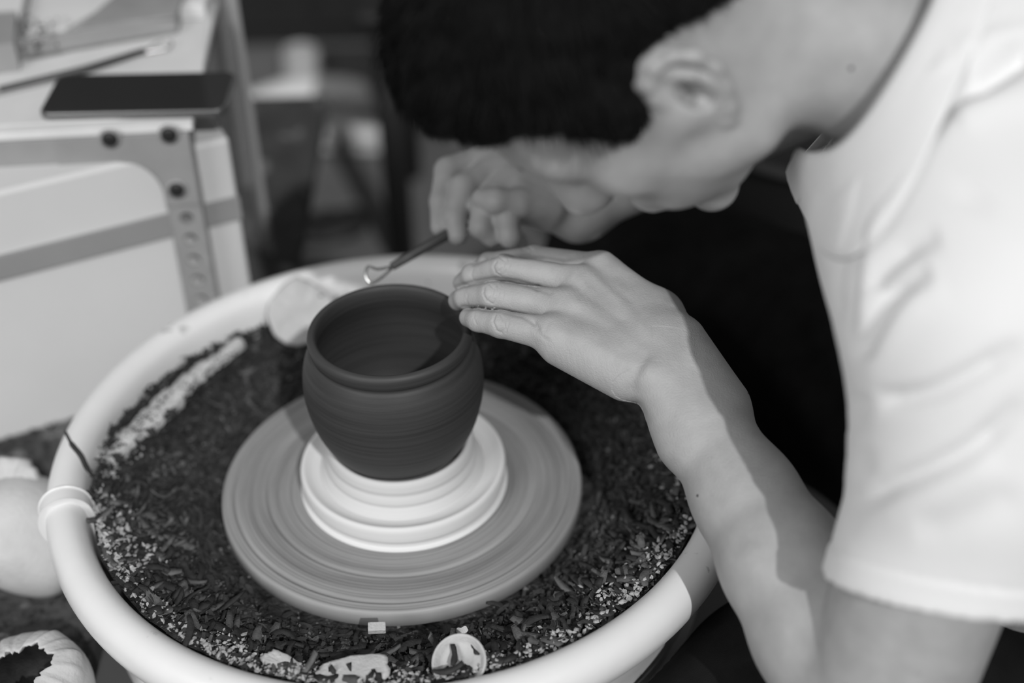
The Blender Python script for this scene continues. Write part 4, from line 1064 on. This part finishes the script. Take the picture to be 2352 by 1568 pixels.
# small dark moles on neck and forearm
from mathutils.bvhtree import BVHTree
bv = BVHTree.FromPolygons([v.co.copy() for v in bo.data.vertices], [tuple(p_.vertices) for p_ in bo.data.polygons])
for (mx_, my_, mr_) in ((1955, 157, .0013), (1602, 1138, .0011), (1718, 903, .0007)):
    rd = ray(mx_, my_); hit, nrm_, _, _ = bv.ray_cast(Vector(CAM - OFF), Vector(rd / np.linalg.norm(rd)))
    if hit is not None:
        V2, F2 = lathe(smooth_prof([(0.0001, .0003), (mr_ * .6, .00025), (mr_, 0), (mr_ * .6, -.0002), (0.0001, -.0002)], 2), 14)
        o = mesh_np('mole', V2, F2, m_bolt, person, loc=hit); o.rotation_euler = nrm_.to_track_quat('Z', 'Y').to_euler()

# ------------------------------------------------------------------ trousers, apron, shoes, stool
tr = SU([RC((.57, -.17, -.02), (.30, -.19, -.07), .105, .080), RC((.30, -.19, -.07), (.225, -.22, -.095), .080, .070), RC((.27, -.22, -.10), (.27, -.36, -.46), .075, .055),
         RC((.56, .0, -.03), (.235, .42, -.075), .12, .10), RC((.235, .42, -.075), (.26, .43, -.46), .09, .060), RC((.56, -.15, -.02), (.58, .0, -.02), .13, .13), RC((.56, -.15, .02), (.58, .0, .02), .12, .12)], .04)
trf = FN(tr, lambda P, d: np.maximum(d + .002 * np.sin(P[:, 0] * 60 + P[:, 2] * 40) * np.sin(P[:, 1] * 50) , -(np.hypot(P[:, 0], P[:, 1]) - np.where(P[:, 2] > .0, .289, .272 - .2 * np.clip(-P[:, 2] - .01, 0, .12)))))
V, Q = sdf_mesh(trf, (.05, -.55, -.49), (.76, .56, .14), .007)
mesh_np('trousers', V - OFF, Q, m_trouser, person)
for (x, y) in ((.25, -.36), (.25, .43)):
    sh_ = SU([RC((x, y, -.455), (x - .17, y, -.470), .040, .030)], 0)
    shf = FN(sh_, lambda P, d: np.maximum(d, -(P[:, 2] + .495)))
    V, Q = sdf_mesh(shf, (x - .23, y - .06, -.51), (x + .06, y + .06, -.40), .006); mesh_np('shoe', V - OFF, Q, m_black, person)
st2 = empty('low_stool', 'black stool that the potter sits on', 'stool', (.60, -.08, -.5))
V, F = lathe(smooth_prof([(0, .29), (.15, .29), (.17, .30), (.17, .325), (.15, .34), (0, .34)], 3), 48); mesh_np('seat', V, F, m_black, st2)
for k in range(4):
    a = PI / 4 + k * PI / 2; V, F = tube([(.10 * math.cos(a), .10 * math.sin(a), .30), (.15 * math.cos(a), .15 * math.sin(a), 0)], .014, 10); mesh_np('leg', V, F, m_black, st2)

# trimming tool in the far hand
tt_ = empty('trimming_tool', 'thin metal trimming tool held in the far hand behind the pot', 'tool', D(1000, 560, 1.235))
o0 = D(1000, 560, 1.235)
V, F = tube([D(1200, 440, 1.25) - o0, D(1050, 525, 1.24) - o0, D(900, 612, 1.222) - o0], [.0045, .0050, .0035], 12); mesh_np('handle', V, F, m_wood, tt_)
V, F = tube(smooth_prof([D(900, 612, 1.222) - o0, D(868, 618, 1.217) - o0, D(846, 612, 1.214) - o0, D(840, 632, 1.212) - o0, D(850, 650, 1.212) - o0, D(872, 640, 1.215) - o0, D(898, 618, 1.221) - o0], 4), .0013, 8); mesh_np('wire_loop', V, F, m_steel, tt_)
